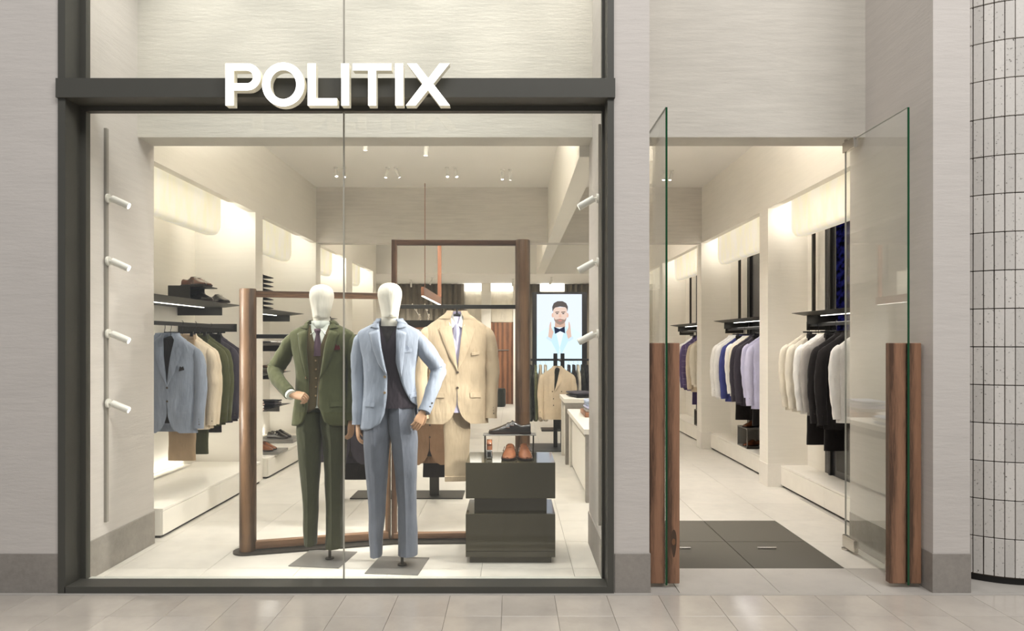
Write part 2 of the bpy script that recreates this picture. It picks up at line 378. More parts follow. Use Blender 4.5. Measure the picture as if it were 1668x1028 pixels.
# ------------------------------------------------------------------ floors
fl = struct('floor', box(-3.5, 3.5, FY-0.03, 16.6, -0.06, -0.006), M['grout'], 'shop floor of pale square stone tiles')
def tile_mesh(sx, sy, g, b=0.0006): return MB().bbox(-sx/2+g, sx/2-g, -sy/2+g, sy/2-g, -0.02, 0.0, b)
tm = tile_mesh(0.6, 0.6, 0.0012).mesh('floor_tile', M['shop'])
mm = tile_mesh(0.6, 0.6, 0.003).mesh('mat_tile', M['mat'])
xs = [1.3+0.6*i for i in range(-8, 4)]
ys = [4.81+0.6*j for j in range(0, 20)]
for x in xs:
    for y in ys:
        ismat = 1.0 < x < 2.2 and y < 5.6
        if abs(x) > 3.4: continue
        inst(mm if ismat else tm, 'mat_tile' if ismat else 'floor_tile', None, fl, (x, y, 0))
tmt = tile_mesh(0.6, 0.44, 0.0012).mesh('threshold_tile', M['thresh'])
tms = tile_mesh(0.6, 0.44, 0.0012).mesh('front_tile', M['shop'])
for x in xs:
    if 0.6 < x < 0.8:
        inst(tms, 'floor_tile', None, fl, (0.50, 4.29, 0), (0, 0, 0), (0.33, 1, 1)); inst(tmt, 'threshold_tile', None, fl, (0.80, 4.29, 0), (0, 0, 0), (0.66, 1, 1))
    elif x < 0.8: inst(tms, 'floor_tile', None, fl, (x, 4.29, 0))
    elif x < 3.4: inst(tmt, 'threshold_tile', None, fl, (x, 4.29, 0))
fm = struct('floor_mall', box(-7, 7, -6, FY-0.03, -0.06, -0.006), M['grout'], 'polished grey stone floor tiles of the mall')
T = 0.307
tmm = tile_mesh(T, T, 0.0011).mesh('mall_tile', M['mall'])
for i in range(-13, 12):
    for j in range(0, 5):
        inst(tmm, 'floor_tile', None, fm, (0.25+T*(i+0.5), 4.03-T*(j+0.5), 0))
fr = MB()
for i in range(-24, 22):
    for j in range(0, 32):
        if j < 5 and -13 <= i < 12: continue
        x, y = 0.25+T*(i+0.5), 4.03-T*(j+0.5); h = T/2-0.0011
        fr.add([(x-h,y-h,0),(x+h,y-h,0),(x+h,y+h,0),(x-h,y+h,0)], [(0,1,2,3)])
fr.build('floor_tiles', M['mall'], fm, kind='stuff')
struct('trim_threshold', box(-5.2, 5.2, 4.03, FY, -0.02, 0.001), M['thresh'], 'grey stone strip where mall floor meets shop')
struct('floor_mall_side', box(2.735, 7, FY, 6.5, -0.06, 0.0015), M['thresh'], 'grey mall floor beside the tiled column')
for (x, lab) in ((1.59-0.335, 'left'), (1.59+0.337, 'right')):
    h = thing('mat_lift_handle', 'small steel lifting handle on the %s entrance mat' % ('left' if lab == 'left' else 'right'), 'handle', (x*0.925+0.06, 4.93, 0), 0, 'mat handles')
    MB().bbox(-0.07, 0.07, -0.008, 0.008, 0.006, 0.014, 0.003).build('grip', M['steel'], h)
    for sx in (-0.06, 0.06): MB().cyl((sx, 0), 0.007, 0, 0.008, 10).build('stud', M['steel'], h)

# ------------------------------------------------------------------ shop window
win = struct('window_1', label='tall shop window in a dark bronze metal frame')
WX0, WX1 = -2.66, 0.568
for (x0, x1, z0, z1) in ((-2.70, WX0+0.004, 0.0, TOPZ), (WX1, 0.606, 0.0, TOPZ)):
    box(x0, x1, FY-0.012, 4.2, z0, z1).build('jamb', M['frame'], win)
box(WX0, WX0+0.038, 4.2, 4.245, 0, TOPZ).build('bead', M['frame'], win)
box(WX1-0.014, WX1, 4.2, 4.245, 0, TOPZ).build('bead', M['frame'], win)
box(WX0, WX1, FY-0.012, 4.2, 0, 0.04).build('sill', M['frame'], win)
box(WX0+0.038, WX1-0.014, 4.205, 4.262, 0, 0.032).build('bottom_bead', M['bead'], win)
box(-2.705, 0.612, 4.045, 4.212, 2.946, 3.06).build('transom', M['frame'], win)
box(WX0, WX1, 4.195, 4.245, 2.916, 2.946).build('bead', M['frame'], win)
box(WX0, WX1, 4.2, 4.245, 3.06, 3.075).build('bead', M['frame'], win)
SX = -1.04
for (x0, x1) in ((WX0+0.03, SX-0.004), (SX+0.004, WX1-0.01)):
    box(x0, x1, 4.218, 4.228, 0.03, 2.92).build('pane', M['glass'], win)
    box(x0, x1, 4.218, 4.228, 3.07, TOPZ).build('pane', M['glass'], win)
box(SX-0.004, SX+0.004, 4.217, 4.229, 0.03, 2.92).build('glass_joint', M['seam'], win)
box(SX-0.004, SX+0.004, 4.217, 4.229, 3.07, TOPZ).build('glass_joint', M['seam'], win)

# ------------------------------------------------------------------ sign letters
LF, LBACK = 3.985, 4.035
def sx_(z): return (340+z/3.971-834)/1112*LF
def sz_(z): return 1.5+(556-(80+z/3.971))/1112*LF
sign = thing('shop_sign', 'glowing white POLITIX letters on the dark transom', 'sign', ((sx_(108)+sx_(1560))/2, LF, sz_(365)))
sox, soz = sign.location.x, sign.location.z
def arc(cx, cy, rx, ry, a0, a1, n): return [(cx+rx*cos(a0+(a1-a0)*i/n), cy+ry*sin(a0+(a1-a0)*i/n)) for i in range(n+1)]
def letter(name, loops, so_x):     # loops of zoom coords: outer + optional inner; joined as strips
    def cv(p): return (sx_(p[0])-sox, sz_(p[1])-soz)
    root = None
    outer = [cv(p) for p in loops[0]]
    if len(loops) == 1:
        fm_ = MB(); fm_.add([(x, -0.0005, z) for x, z in outer], [tuple(range(len(outer)))])
        sd = MB(); n = len(outer)
        sd.add([(x, 0, z) for x, z in outer]+[(x, LBACK-LF, z) for x, z in outer], [(i, (i+1) % n, n+(i+1) % n, n+i) for i in range(n)]+[tuple(range(n, 2*n))])
    else:
        inner = [cv(p) for p in loops[1]]; n = len(outer)
        fm_ = MB(); fm_.add([(x, -0.0005, z) for x, z in outer+inner], [(i, (i+1) % n, n+(i+1) % n, n+i) for i in range(n)])
        sd = MB()
        sd.add([(x, y, z) for y in (0, LBACK-LF) for x, z in outer], [(i, (i+1) % n, n+(i+1) % n, n+i) for i in range(n)])
        sd.add([(x, y, z) for y in (0, LBACK-LF) for x, z in inner], [(i, (i+1) % n, n+(i+1) % n, n+i) for i in range(n)])
        sd.add([(x, LBACK-LF, z) for x, z in outer+inner], [(i, (i+1) % n, n+(i+1) % n, n+i) for i in range(n)])
    s = sd.build('letter_'+name, M['lside'], sign)
    fm_.build('letter_face', M['letter'], s)
    zs = [p[1] for p in loops[0]]
    cx = cv((so_x, 229))[0]
    box(cx-0.012, cx+0.012, LBACK-LF, 4.046-LF, 0.10, 0.15).build('standoff', M['frame'], s)
t, b = 93, 365
def rect(x0, y0, x1, y1): return [(x0, y0), (x1, y0), (x1, y1), (x0, y1)]
# P as outer loop with a matching inner bowl loop
NA = 16
po = [(108, b), (108, t), (108, t), (250, t)] + arc(250, 180, 86, 87, -pi/2, pi/2, NA)[1:] + [(164, 267), (164, b)]
# keep the P simple: stem + bowl ring as one outline with a slit
bowl_o = [(250, t)] + arc(250, 180, 86, 87, -pi/2, pi/2, NA)[1:]
bowl_i = arc(247, 180, 40, 41, pi/2, -pi/2, NA)
P_out = [(108, b), (108, t)] + bowl_o + [(163, 267), (163, 221)] + bowl_i[0:1] + bowl_i[1:] + [(163, 139), (162.5, 139), (162.5, b)]
letter('p', [P_out], 135)
NO = 40
letter('o', [arc(482, 229, 137, 142, 0, 2*pi, NO)[:-1], arc(482, 229, 84, 94, 0, 2*pi, NO)[:-1]], 371)
letter('l', [[(640, b), (640, t), (692, t), (692, 318), (830, 318), (830, b)]], 666)
letter('i', [rect(858, t, 908, b)], 883)
letter('t', [[(933, t), (1182, t), (1182, 138), (1083, 138), (1083, b), (1032, b), (1032, 138), (933, 138)]], 1057)
letter('i', [rect(1207, t, 1258, b)], 1232)
letter('x', [[(1283, t), (1345, t), (1420, 190), (1494, t), (1558, t), (1452, 225), (1560, b), (1495, b), (1418, 265), (1338, b), (1275, b), (1383, 225)]], 1418)

# ------------------------------------------------------------------ tiled column
cc = (3.2, 4.615); CR = 0.45
colm = thing('tiled_column', 'round column clad in narrow white glazed tiles at the right edge', 'column', (cc[0], cc[1], 0))
MB().cyl((0, 0), CR-0.012, 0.04, TOPZ, 64).build('core', simple('dark_grout', rgb(66, 58, 50), 0.9), colm, 40)
MB().cyl((0, 0), CR-0.02, 0.0, 0.045, 64).build('plinth_ring', M['bmetal'], colm, 40)
NTc = 52; th = 0.2364
tmesh = MB().bbox(-pi*CR/NTc+0.0026, pi*CR/NTc-0.0026, -0.012, 0.012, 0.003, th-0.003, 0.0015).mesh('tile', M['tilew'])
rest = MB()
for kx in range(NTc):
    a = -pi/2+2*pi*(kx+0.3)/NTc
    vis = (-pi/2-1.2) < a < (-pi/2+0.15) or a > 3*pi/2-1.2
    for r in range(25):
        z = 0.047+th*r; jx = random.uniform(-0.002, 0.002)
        if vis and z < 3.6:
            inst(tmesh, 'tile', None, colm, (cos(a)*(CR-0.01+jx), sin(a)*(CR-0.01+jx), z), (random.uniform(-.004, .004), random.uniform(-.004, .004), a+pi/2))
        else:
            q = MB().bbox(-pi*CR/NTc+0.0026, pi*CR/NTc-0.0026, -0.012, 0.012, 0.003, th-0.003, 0.0015)
            q.xf(Matrix.Translation((cos(a)*(CR-0.01), sin(a)*(CR-0.01), z)) @ Matrix.Rotation(a+pi/2, 4, 'Z')); rest.add(q.v, q.f)
rest.build('tiles', M['tilew'], colm, kind='stuff')

# ------------------------------------------------------------------ glass doors
def door(n, X, label):
    d = struct(n, label=label, loc=(X, 4.14, 0))
    W = 0.78; H = 2.92
    box(-0.005, 0.005, 0.003, W, 0.02, H).build('pane', M['glass'], d)
    box(-0.006, 0.006, 0.0, 0.003, 0.02, H).build('glass_edge', M['gedge'], d)
    box(-0.0055, 0.0055, W, W+0.003, 0.02, H).build('glass_edge', M['bead'], d)
    box(-0.0055, 0.0055, 0.003, W, H, H+0.003).build('glass_edge', M['bead'], d)
    # timber pull boards either side of the glass
    for s in (-1, 1):
        wd_ = 0.108 if s < 0 else 0.086
        if X < 1.5: wd_ = 0.1 if s < 0 else 0.083
        x0, x1 = (0.0065, wd_) if s > 0 else (-wd_, -0.0065)
        bo = MB().bbox(x0, x1, 0.012, 0.06, 0.025, 1.49, 0.004).build('pull_board', M['jarrah'], d)
        if X < 1.5 and s > 0:
            kb = [(0.047+0.016*cos(a)*(1+0.3*sin(a)), 0.27+0.085*sin(a)) for a in [2*pi*i/20 for i in range(20)]]
            MB().prism(kb, 0.0112, 0.02).build('knot', M['knot'], bo)
            kb = [(0.046+0.011*cos(a), 0.28+0.02*sin(a)) for a in [2*pi*i/16 for i in range(16)]]
            MB().prism(kb, 0.0106, 0.02).build('knot_heart', M['knot2'], bo)
    # pivot patch fittings
    for z0, z1 in ((H-0.062, H+0.012), (0.02, 0.105)):
        MB().bbox(-0.016, 0.016, W-0.15, W+0.02, z0, z1, 0.003).build('pivot_patch', M['steel'], d)
    MB().cyl((0, W-0.005), 0.03, 0, 0.012, 20).build('floor_pivot', M['steel'], d)
    MB().cyl((0, W-0.005), 0.012, H+0.01, LB+0.002, 14).build('top_pivot', M['steel'], d)
    MB().bbox(-0.015, 0.015, 0.10, 0.24, 0.02, 0.105, 0.003).build('bottom_lock', M['steel'], d)
    return d
door('door_1', 0.937, 'open glass door with tall timber pull boards beside the middle pier')
door('door_2', 2.405, 'open glass door with tall timber pull boards beside the right pier')

# ------------------------------------------------------------------ lamps
def aim_matrix(d):
    d = Vector(d).normalized(); return d.to_track_quat('-Z', 'Y').to_matrix().to_4x4()
head_me = MB().lathe([(0.020, 0.0), (0.0225, -0.004), (0.0225, -0.112), (0.019, -0.115), (0.019, -0.105)], 18, cap=True).mesh('lamp_head', M['whitem'], 35)
lens_me = MB().lathe([(0.0185, -0.1075), (0.0, -0.1076)], 18).mesh('lens', M['lamp'])
def lamp(label, loc, mount, d, power, angle=60, blend=0.6, group=None, scale=1.0, base=True, size=0.03, name='spot_lamp'):
    """loc = joint of the head; mount = point on wall or ceiling; d = aim"""
    t_ = thing(name, label, 'spotlight', loc, 0, group)
    m = aim_matrix(d); mo = Vector(mount)-Vector(loc)
    if base:
        MB().tube([mo, (0, 0, 0)], 0.007*scale, 8).build('stem', M['whitem'], t_)
        dn = mo.normalized()
        MB().tube([mo, mo-dn*0.012], 0.03*scale, 16).build('mount_plate', M['whitem'], t_, 40)
    e = m.to_euler()
    inst(head_me, 'lamp_head', None, t_, (0, 0, 0), e, (scale,)*3)
    inst(lens_me, 'lens', None, t_, (0, 0, 0), e, (scale,)*3)
    if power:
        l = bpy.data.lights.new('lamp_light', 'SPOT'); l.energy = power; l.color = WARM; l.spot_size = radians(angle); l.spot_blend = blend; l.shadow_soft_size = size
        o = bpy.data.objects.new('lamp_light', l); COL.objects.link(o); o.parent = t_
        o.location = Vector(d).normalized()*0.13*scale; o.rotation_euler = e
    return t_
# window display tracks
for side, X, Y, zs in (('left', -2.66, 4.46, (2.414, 2.005, 1.53, 1.075)), ('right', 0.572, 4.38, (2.398, 1.988, 1.528))):
    s = 1 if side == 'left' else -1
    tr = tag(box(min(X, X+s*0.018), max(X, X+s*0.018), Y-0.012, Y+0.012, 0.32, 2.89).build('light_track', M['track']), 'slim grey vertical lamp track on the %s wall of the window display' % side, 'lamp track')
    for i, z in enumerate(zs):
        ordn = ('topmost', 'second from top', 'third from top', 'lowest')[i]
        lamp('small white tube spotlight on the %s display track, %s' % (side, ordn if not (side == 'right' and i == 2) else 'lowest'), (X+s*0.045, Y, z+0.02), (X+s*0.018, Y, z+0.02),
             (s*0.9, 0.16, -0.42 if side == 'left' else -0.5), 34 if side == 'left' else 60, 80, 0.7, 'display track spotlights')
# lamps high in the window void (above the picture)
for i, x in enumerate((-2.1, -1.3, -0.5, 0.2)):
    lamp('white spotlight high in the window void, ' + ('nearest the left pier', 'second from the left pier', 'third from the left pier', 'nearest the middle pier')[i], (x, 4.32, 5.3), (x, 4.32, 6.0), (0.02*(i-1.5), 0.05, -1), 150, 62, 0.8, 'window void spotlights')
# added fill uplights, unseen behind lintel and cross beam, to brighten the ceiling
for (n_, x0, x1, y, z, pw, lb) in (('a', -1.9, 0.3, LY1, 3.02, 52, 'long slim added fill uplight, unseen on the back of the lintel over the window'), ('b', 0.85, 1.95, LY1, 3.02, 30, 'slim added fill uplight, unseen on the back of the lintel over the doorway'),
                               ('c', -2.0, 0.3, 9.69, 2.94, 48, 'long slim added fill uplight, unseen behind the left part of the cross beam'), ('d', 0.85, 2.0, 9.69, 2.94, 30, 'slim added fill uplight, unseen behind the right part of the cross beam')):
    t_ = thing('added_uplight', lb, 'lamp', ((x0+x1)/2, y, z)); hw_ = (x1-x0)/2
    MB().prism([(0.001, -0.03), (0.07, -0.03), (0.085, -0.003), (0.079, -0.003), (0.066, -0.022), (0.009, -0.022), (0.009, 0.03), (0.001, 0.03)], -hw_, hw_, 'yz').build('channel', M['whitem'], t_)
    box(-hw_+0.02, hw_-0.02, 0.012, 0.05, -0.0215, -0.0185).build('diffuser', M['led'], t_)
    l = bpy.data.lights.new('uplight', 'AREA'); l.shape = 'RECTANGLE'; l.size = 2*hw_-0.06; l.size_y = 0.04; l.energy = pw*1.5; l.color = WARM
    o = bpy.data.objects.new('uplight', l); COL.objects.link(o); o.parent = t_; o.location = (0, 0.036, -0.0125); o.rotation_euler = Vector((0, 0.25, 0.97)).to_track_quat('-Z', 'Y').to_euler()
# ceiling spotlights, front bay: seen pairs
def pair(x, y, z, d1, d2, label, power, group, ang=78):
    for i, (dx, dd) in enumerate(((-0.05, d1), (0.05, d2))):
        lamp(label + (', left of the pair' if i == 0 else ', right of the pair'), (x+dx, y, z-0.035), (x+dx, y, z), dd, power, ang, 0.8, group, 0.85, size=0.05)
P0 = 49
for i, (x, y, d1, d2) in enumerate(((-2.12, 8.4, (0.25, -0.45, -1), (0.15, -0.3, -1)), (-1.48, 8.4, (-0.25, -0.1, -1), (0.5, 0.15, -1)), (-0.75, 8.4, (0.1, -0.4, -1), (0.25, -0.3, -1)), (-0.07, 8.5, (0, -0.2, -1), (0, 0.1, -1)), (1.95, 8.55, (-0.1, -0.3, -1), (-0.3, -0.2, -1)))):
    pair(x, y, CH, d1, d2, 'white ceiling spotlight, ' + ('pair nearest the left wall', 'second pair from the left wall', 'third pair from the left wall', 'pair beside the long beam', 'pair above the doorway aisle')[i], P0, 'ceiling spotlights')
for i, (x, y, dd) in enumerate(((-1.7, 5.9, (-0.05, 0.1, -1)), (-1.1, 5.9, (0.1, -0.25, -1)), (-0.2, 5.9, (0.1, -0.25, -1)), (1.3, 5.9, (0.2, 0.1, -1)), (1.6, 6.3, (0.12, 0.15, -1)), (1.5, 7.4, (0.1, 0.3, -1)), (-0.9, 7.2, (-0.1, 0.1, -1)), (-1.5, 7.0, (-0.05, 0.1, -1)))):
    lamp('white ceiling spotlight close behind the lintel, ' + ('above the green mannequin', 'above the blue mannequin', 'above the lacquered plinth', 'above the entrance mat', 'above the right door', 'above the lower table', 'above the floor rack', 'beside the first left niche')[i], (x, y, CH-0.06), (x, y, CH), dd, P0*(1.5 if x > 1 else 1.05), 78, 0.85, 'front bay ceiling spotlights', 1.05, size=0.06)
for i, (x, y) in enumerate(((-1.9, 10.6), (-0.6, 10.6), (1.6, 10.8), (-1.9, 12.6), (-0.4, 12.6), (1.6, 12.8))):
    lamp('white ceiling spotlight beyond the cross beam, ' + ('near the third left niche', 'by the pendant bar', 'near the third right niche', 'near the fourth left niche', 'in front of the fitting rooms', 'near the fourth right niche')[i], (x, y, CH-0.06), (x, y, CH), (0.05, 0.1, -1), P0*1.3, 85, 0.85, 'second bay ceiling spotlights', 1.05, size=0.06)
for i, (x, y, dd) in enumerate(((-2.25, 15.2, (0, 0.2, -1)), (-1.72, 14.7, (-0.5, 0.2, -1)), (0.02, 15.0, (0, 0.3, -1)), (0.85, 14.6, (-0.4, 0.1, -1)), (2.0, 15.0, (0, 0.2, -1)))):
    lamp('small white spotlight on the low back ceiling, %s from the left' % ('first', 'second', 'third', 'fourth', 'fifth')[i], (x, y, HB-0.05), (x, y, HB), dd, 95, 120, 0.8, 'back ceiling spotlights', 1.0, size=0.05)

# ------------------------------------------------------------------ niches: pelmets, benches
def pelmet(side, a, b, X, label):
    """rounded fabric box light hanging behind the header"""
    s = 1 if side == 'left' else -1           # direction of the room (+X for the left wall)
    t_ = thing('pelmet_light', label, 'light box', (X, (a+b)/2, 2.52), 0, 'fabric pelmet lights')
    hy, R, Hh, D = (b-a)/2, 0.13, 0.62, 0.10
    def outline(ins):
        r = max(R-ins, 0.004); o = []
        for (cy, a0) in ((hy-R, -pi/2), ):
            o += [(cy+r*cos(a0+pi/2*i/8), R+r*sin(a0+pi/2*i/8)) for i in range(9)]
        o += [(hy-ins, Hh), (-hy+ins, Hh)]
        o += [(-hy+R+r*cos(pi+pi/2*i/8), R+r*sin(pi+pi/2*i/8)) for i in range(9)]
        return o
    rb = 0.045; rs = []
    for kx in range(6):
        an = pi/2*kx/5
        rs.append([(s*(-rb+rb*sin(an)), y, z) for y, z in outline(rb*(1-cos(an)))])
    rs = [[(s*(-D), y, z) for y, z in outline(0)]] + [[(s*(-rb+rb*cos(pi/2-pi/2*kx/5)*1.0), y, z) for y, z in outline(rb*(1-math.sin(pi/2-pi/2*kx/5*0.999)))] for kx in range(6)]
    MB().rings(rs).build('fabric_box', M['pelmet'], t_, 50)
    Lg = (b-a)
    box(min(-s*(D+0.012), -s*D), max(-s*(D+0.012), -s*D), -hy+0.05, hy-0.05, 0.30, 0.325).build('led_strip', M['led'], t_)
    l = bpy.data.lights.new('led_light', 'AREA'); l.shape = 'RECTANGLE'; l.size = 0.06; l.size_y = Lg-0.1; l.energy = 0.9*Lg; l.color = (1, 0.95, 0.87)
    o = bpy.data.objects.new('led_light', l); COL.objects.link(o); o.parent = t_; o.location = (-s*(D+0.07), 0, 0.40)
    # side glow onto the far end wall of the niche
    l = bpy.data.lights.new('led_light', 'AREA'); l.shape = 'RECTANGLE'; l.size = 0.05; l.size_y = 0.5; l.energy = 3.8 if side == 'left' else 1.3; l.color = (1, 0.95, 0.86)
    o = bpy.data.objects.new('led_light', l); COL.objects.link(o); o.parent = t_; o.location = (-s*(D*0.5), hy+0.012, 0.36); o.rotation_euler = (pi/2, 0, 0)
    o.rotation_euler = Vector((0, 1, 0)).to_track_quat('-Z', 'Z').to_euler()
    return t_
ORD = ('first', 'second', 'third', 'fourth')
PL = [(5.30, 6.69), (7.62, 8.82), (9.8, 10.82), (11.75, 12.8)]
PR = [(5.25, 6.78), (7.42, 9.19), (9.9, 11.62), (12.4, 13.8)]
for i in range(4):
    pelmet('left', PL[i][0], PL[i][1], -2.84, 'glowing cream fabric pelmet light in the %s left niche from the window' % ORD[i])
    pelmet('right', PR[i][0], PR[i][1], 2.76, 'glowing cream fabric pelmet light in the %s right niche from the doorway' % ORD[i])
def bench(side, a, b, i):
    Xf, Xb = (-2.66, LBK) if side == 'left' else (2.77, RBK)
    s = 1 if side == 'left' else -1
    t_ = thing('low_bench', 'low white bench plinth in the %s %s niche' % (ORD[i], side), 'bench', (Xf, (a+b)/2, 0), 0, 'low white benches')
    D = abs(Xf-Xb)-0.002; hy = (b-a)/2-0.002
    def bx(x0, x1, *r): return MB().bbox(min(-s*x0, -s*x1), max(-s*x0, -s*x1), *r, 0.002)
    bx(0.02, D, -hy, hy, 0.0, 0.018).build('toe_kick', M['shadowgap'], t_)
    bx(0.014, D, -hy, hy, 0.018, 0.205).build('carcass', M['bench'], t_)
    bx(0.0, D, -hy, hy, 0.205, 0.225).build('top', M['bench'], t_)
    for k2 in range(2):
        y0 = -hy + k2*hy; bx(0.0, 0.013, y0+0.0015, y0+hy-0.0015, 0.022, 0.202).build('front_panel', M['bench'], t_)
    return t_
for i in range(3):
    a, b = NL[i]; bench('left', 5.2 if i == 0 else a+0.003, b-0.003, i)
    a, b = NR[i]; bench('right', a+0.003, b-0.003, i)
# light washing up the wall behind the first left bench
for i, (x, a, b) in enumerate(((LBK+0.05, 5.3, 7.0), (LBK+0.05, 7.6, 9.3))):
    t_ = thing('wall_wash_strip', 'slim lamp strip washing the back wall above the %s left bench' % ORD[i], 'lamp', (x, (a+b)/2, 0.226))
    MB().bbox(-0.03, 0.02, -(b-a)/2, (b-a)/2, 0, 0.018, 0.003).build('channel', M['bench'], t_)
    box(-0.045, -0.032, -(b-a)/2+0.02, (b-a)/2-0.02, 0.004, 0.010).build('diffuser', M['led'], t_)
    l = bpy.data.lights.new('strip_light', 'AREA'); l.shape = 'RECTANGLE'; l.size = 0.03; l.size_y = b-a-0.1; l.energy = 5; l.color = (1, 0.945, 0.86)
    o = bpy.data.objects.new('strip_light', l); COL.objects.link(o); o.parent = t_; o.location = (-0.012, 0, 0.024); o.rotation_euler = (pi, 0.25, 0)

# ------------------------------------------------------------------ niche shelves and rails
def shelf(side, a, b, z, depth_from_back, label, rail=True, led=True, thick=0.014):
    s = 1 if side == 'left' else -1
    Xb = LBK if side == 'left' else RBK
    t_ = thing('wall_shelf', label, 'shelf', (Xb, (a+b)/2, z))
    hy = (b-a)/2; D = depth_from_back
    def bx(x0, x1, *r): return MB().bbox(min(s*x0, s*x1), max(s*x0, s*x1), *r, 0.001)
    # plate with a sloped nose
    pf = [(0.001, -thick*1.8), (D*0.72, -thick*1.8), (D, -0.003), (D, 0), (0.001, 0)]
    MB().prism([(s*p[0], p[1]) for p in pf], -hy, hy).build('plate', M['dmetal'], t_)
    for y in (-hy+0.12, hy-0.06):
        bx(0.001, D*0.72, y-0.006, y+0.006, -0.105, -thick*1.8).build('bracket', M['dmetal'], t_)
    if led:
        q = bx(D*0.45, D*0.46, -hy+0.2, hy-0.1, -thick*1.8-0.006, -thick*1.8); q.build('led_strip', M['led'], t_)
        l = bpy.data.lights.new('shelf_light', 'AREA'); l.shape = 'RECTANGLE'; l.size = 0.03; l.size_y = 2*hy-0.4; l.energy = 1.5; l.color = (1, 0.95, 0.87)
        o = bpy.data.objects.new('shelf_light', l); COL.objects.link(o); o.parent = t_; o.location = (s*D*0.55, 0, -thick*1.8-0.012)
    return t_
def hang_rail(side, a, b, X, z, label):
    s = 1 if side == 'left' else -1
    Xb = LBK if side == 'left' else RBK
    t_ = thing('clothes_rail', label, 'clothes rail', (X, (a+b)/2, z)); hy = (b-a)/2
    MB().bbox(-0.008, 0.008, -hy, hy, -0.016, 0.016, 0.002).build('bar', M['bmetal'], t_)
    for y in (-hy+0.05, hy-0.03):
        x1 = Xb-X; MB().bbox(min(x1+s*0.001, s*0.03), max(x1+s*0.001, s*0.03), y-0.006, y+0.006, -0.05, 0.03, 0.001).build('arm', M['dmetal'], t_)
    return t_
shelf('left', 5.15, 6.92, 1.865, 0.62, 'dark metal shelf above the blue jackets in the first left niche')
hang_rail('left', 5.15, 6.9, -2.8, 1.645, 'dark clothes rail carrying suits in the first left niche')
shelf('left', 7.5, 9.05, 1.865, 0.60, 'dark metal top shelf with a tiered rack in the second left niche')
for z, l_, d_ in ((1.475, 'upper folding shelf with shirts in the second left niche', 0.46), (1.11, 'middle folding shelf with shirts in the second left niche', 0.46), (0.69, 'lowest folding shelf with pink knitwear in the second left niche', 0.46)):
    shelf('left', 7.5, 8.95, z, d_, 'dark metal '+l_, led=False, thick=0.016)
shelf('left', 9.75, 11.0, 1.865, 0.55, 'dark metal shelf with dark shoes in the third left niche', led=False)
for i, (a, b) in enumerate(NR[:3]):
    zz = 1.765
    shelf('right', a+0.1, b-0.62, zz, 0.42, 'dark metal shelf above the clothes in the %s right niche' % ORD[i], led=True)
    hang_rail('right', a+0.15, b-0.5, 2.84, 1.655, 'dark clothes rail in the %s right niche' % ORD[i])
    # dark glazed slot in the back wall, with uprights
    w = struct('window_%d' % (i+2), label='narrow dark window in the back of the %s right niche' % ORD[i])
    y1 = b-0.40 if i == 0 else b-0.68
    box(RBK-0.006, RBK, a+0.3, y1, 0.226, CH-0.01).build('dark_backing', simple('dark_glazing', rgb(52, 52, 54), 0.25), w)
    for y in (a+0.3, a+0.85, y1-0.16):
        box(RBK-0.03, RBK-0.005, y, y+0.035, 0.226, CH-0.01).build('mullion', M['bmetal'], w)
    po = tag(MB().bbox(2.97, 3.0, y1+0.10, y1+0.13, 1.77, 3.2, 0.002).build('shelf_hanger_post', M['dmetal']), 'dark upright post above the shelf in the %s right niche' % ORD[i], 'post')
kblue = NT('blue_screen'); e_ = kblue.n('ShaderNodeEmission'); fz = kblue.noise(kblue.coords((3, 3, 6)), 3, 3)
kblue.l(kblue.ramp(fz, [(0.42, (0.01, 0.012, 0.03, 1)), (0.62, (0.08, 0.08, 0.6, 1)), (0.8, (0.02, 0.3, 0.4, 1))]), e_.inputs[0]); e_.inputs[1].default_value = 0.09; kblue.l(e_.outputs[0], kblue.out.inputs[0])
bs = thing('blue_screen', 'strip of blue violet screen glow in the first right niche window', 'screen', (RBK-0.012, 6.23, 0.3))
box(-0.004, 0.004, -0.16, 0.16, 1.3, 3.0).build('display', kblue.m, bs); box(0.004, 0.0055, -0.17, 0.17, -0.01, 3.01).build('back_panel', M['bmetal'], bs)

# ------------------------------------------------------------------ back wall: curtains, lit panels, timber doors
def curtain(x0, x1, y, z0, z1, label):
    n = int((x1-x0)/0.022); V = []; F = []
    for i in range(n+1):
        x = x0+(x1-x0)*i/n
        for j in range(7):
            z = z0+(z1-z0)*j/6
            V.append((x, y+0.035*sin(x*44+0.6*sin(x*9)+0.3*j/6)+0.012*sin(x*101), z))
    for i in range(n):
        for j in range(6): F.append((i*7+j, (i+1)*7+j, (i+1)*7+j+1, i*7+j+1))
    o = MB().add(V, F).build('curtain', FB['curtain'], None, 60, 0.006); return tag(o, label, 'curtain')
curtain(-2.75, -1.14, 16.2, 0.01, HB-0.01, 'grey brown pleated curtain on the back wall behind the suits')
curtain(0.40, 0.66, 16.2, 0.01, HB-0.01, 'narrow grey brown curtain strip left of the portrait screen')
curtain(1.25, 2.3, 16.2, 0.01, HB-0.01, 'grey brown pleated curtain on the back wall right of the screen')
struct('wall_back_pillar', box(-0.72, -0.5, 16.1, 16.4, 0, HB), M['wallp'], 'cream pillar between the fitting room doors')
struct('wall_back_pillar_right', box(0.03, 0.40, 16.1, 16.4, 0, HB), M['wallp'], 'cream pillar right of the fitting room doors')
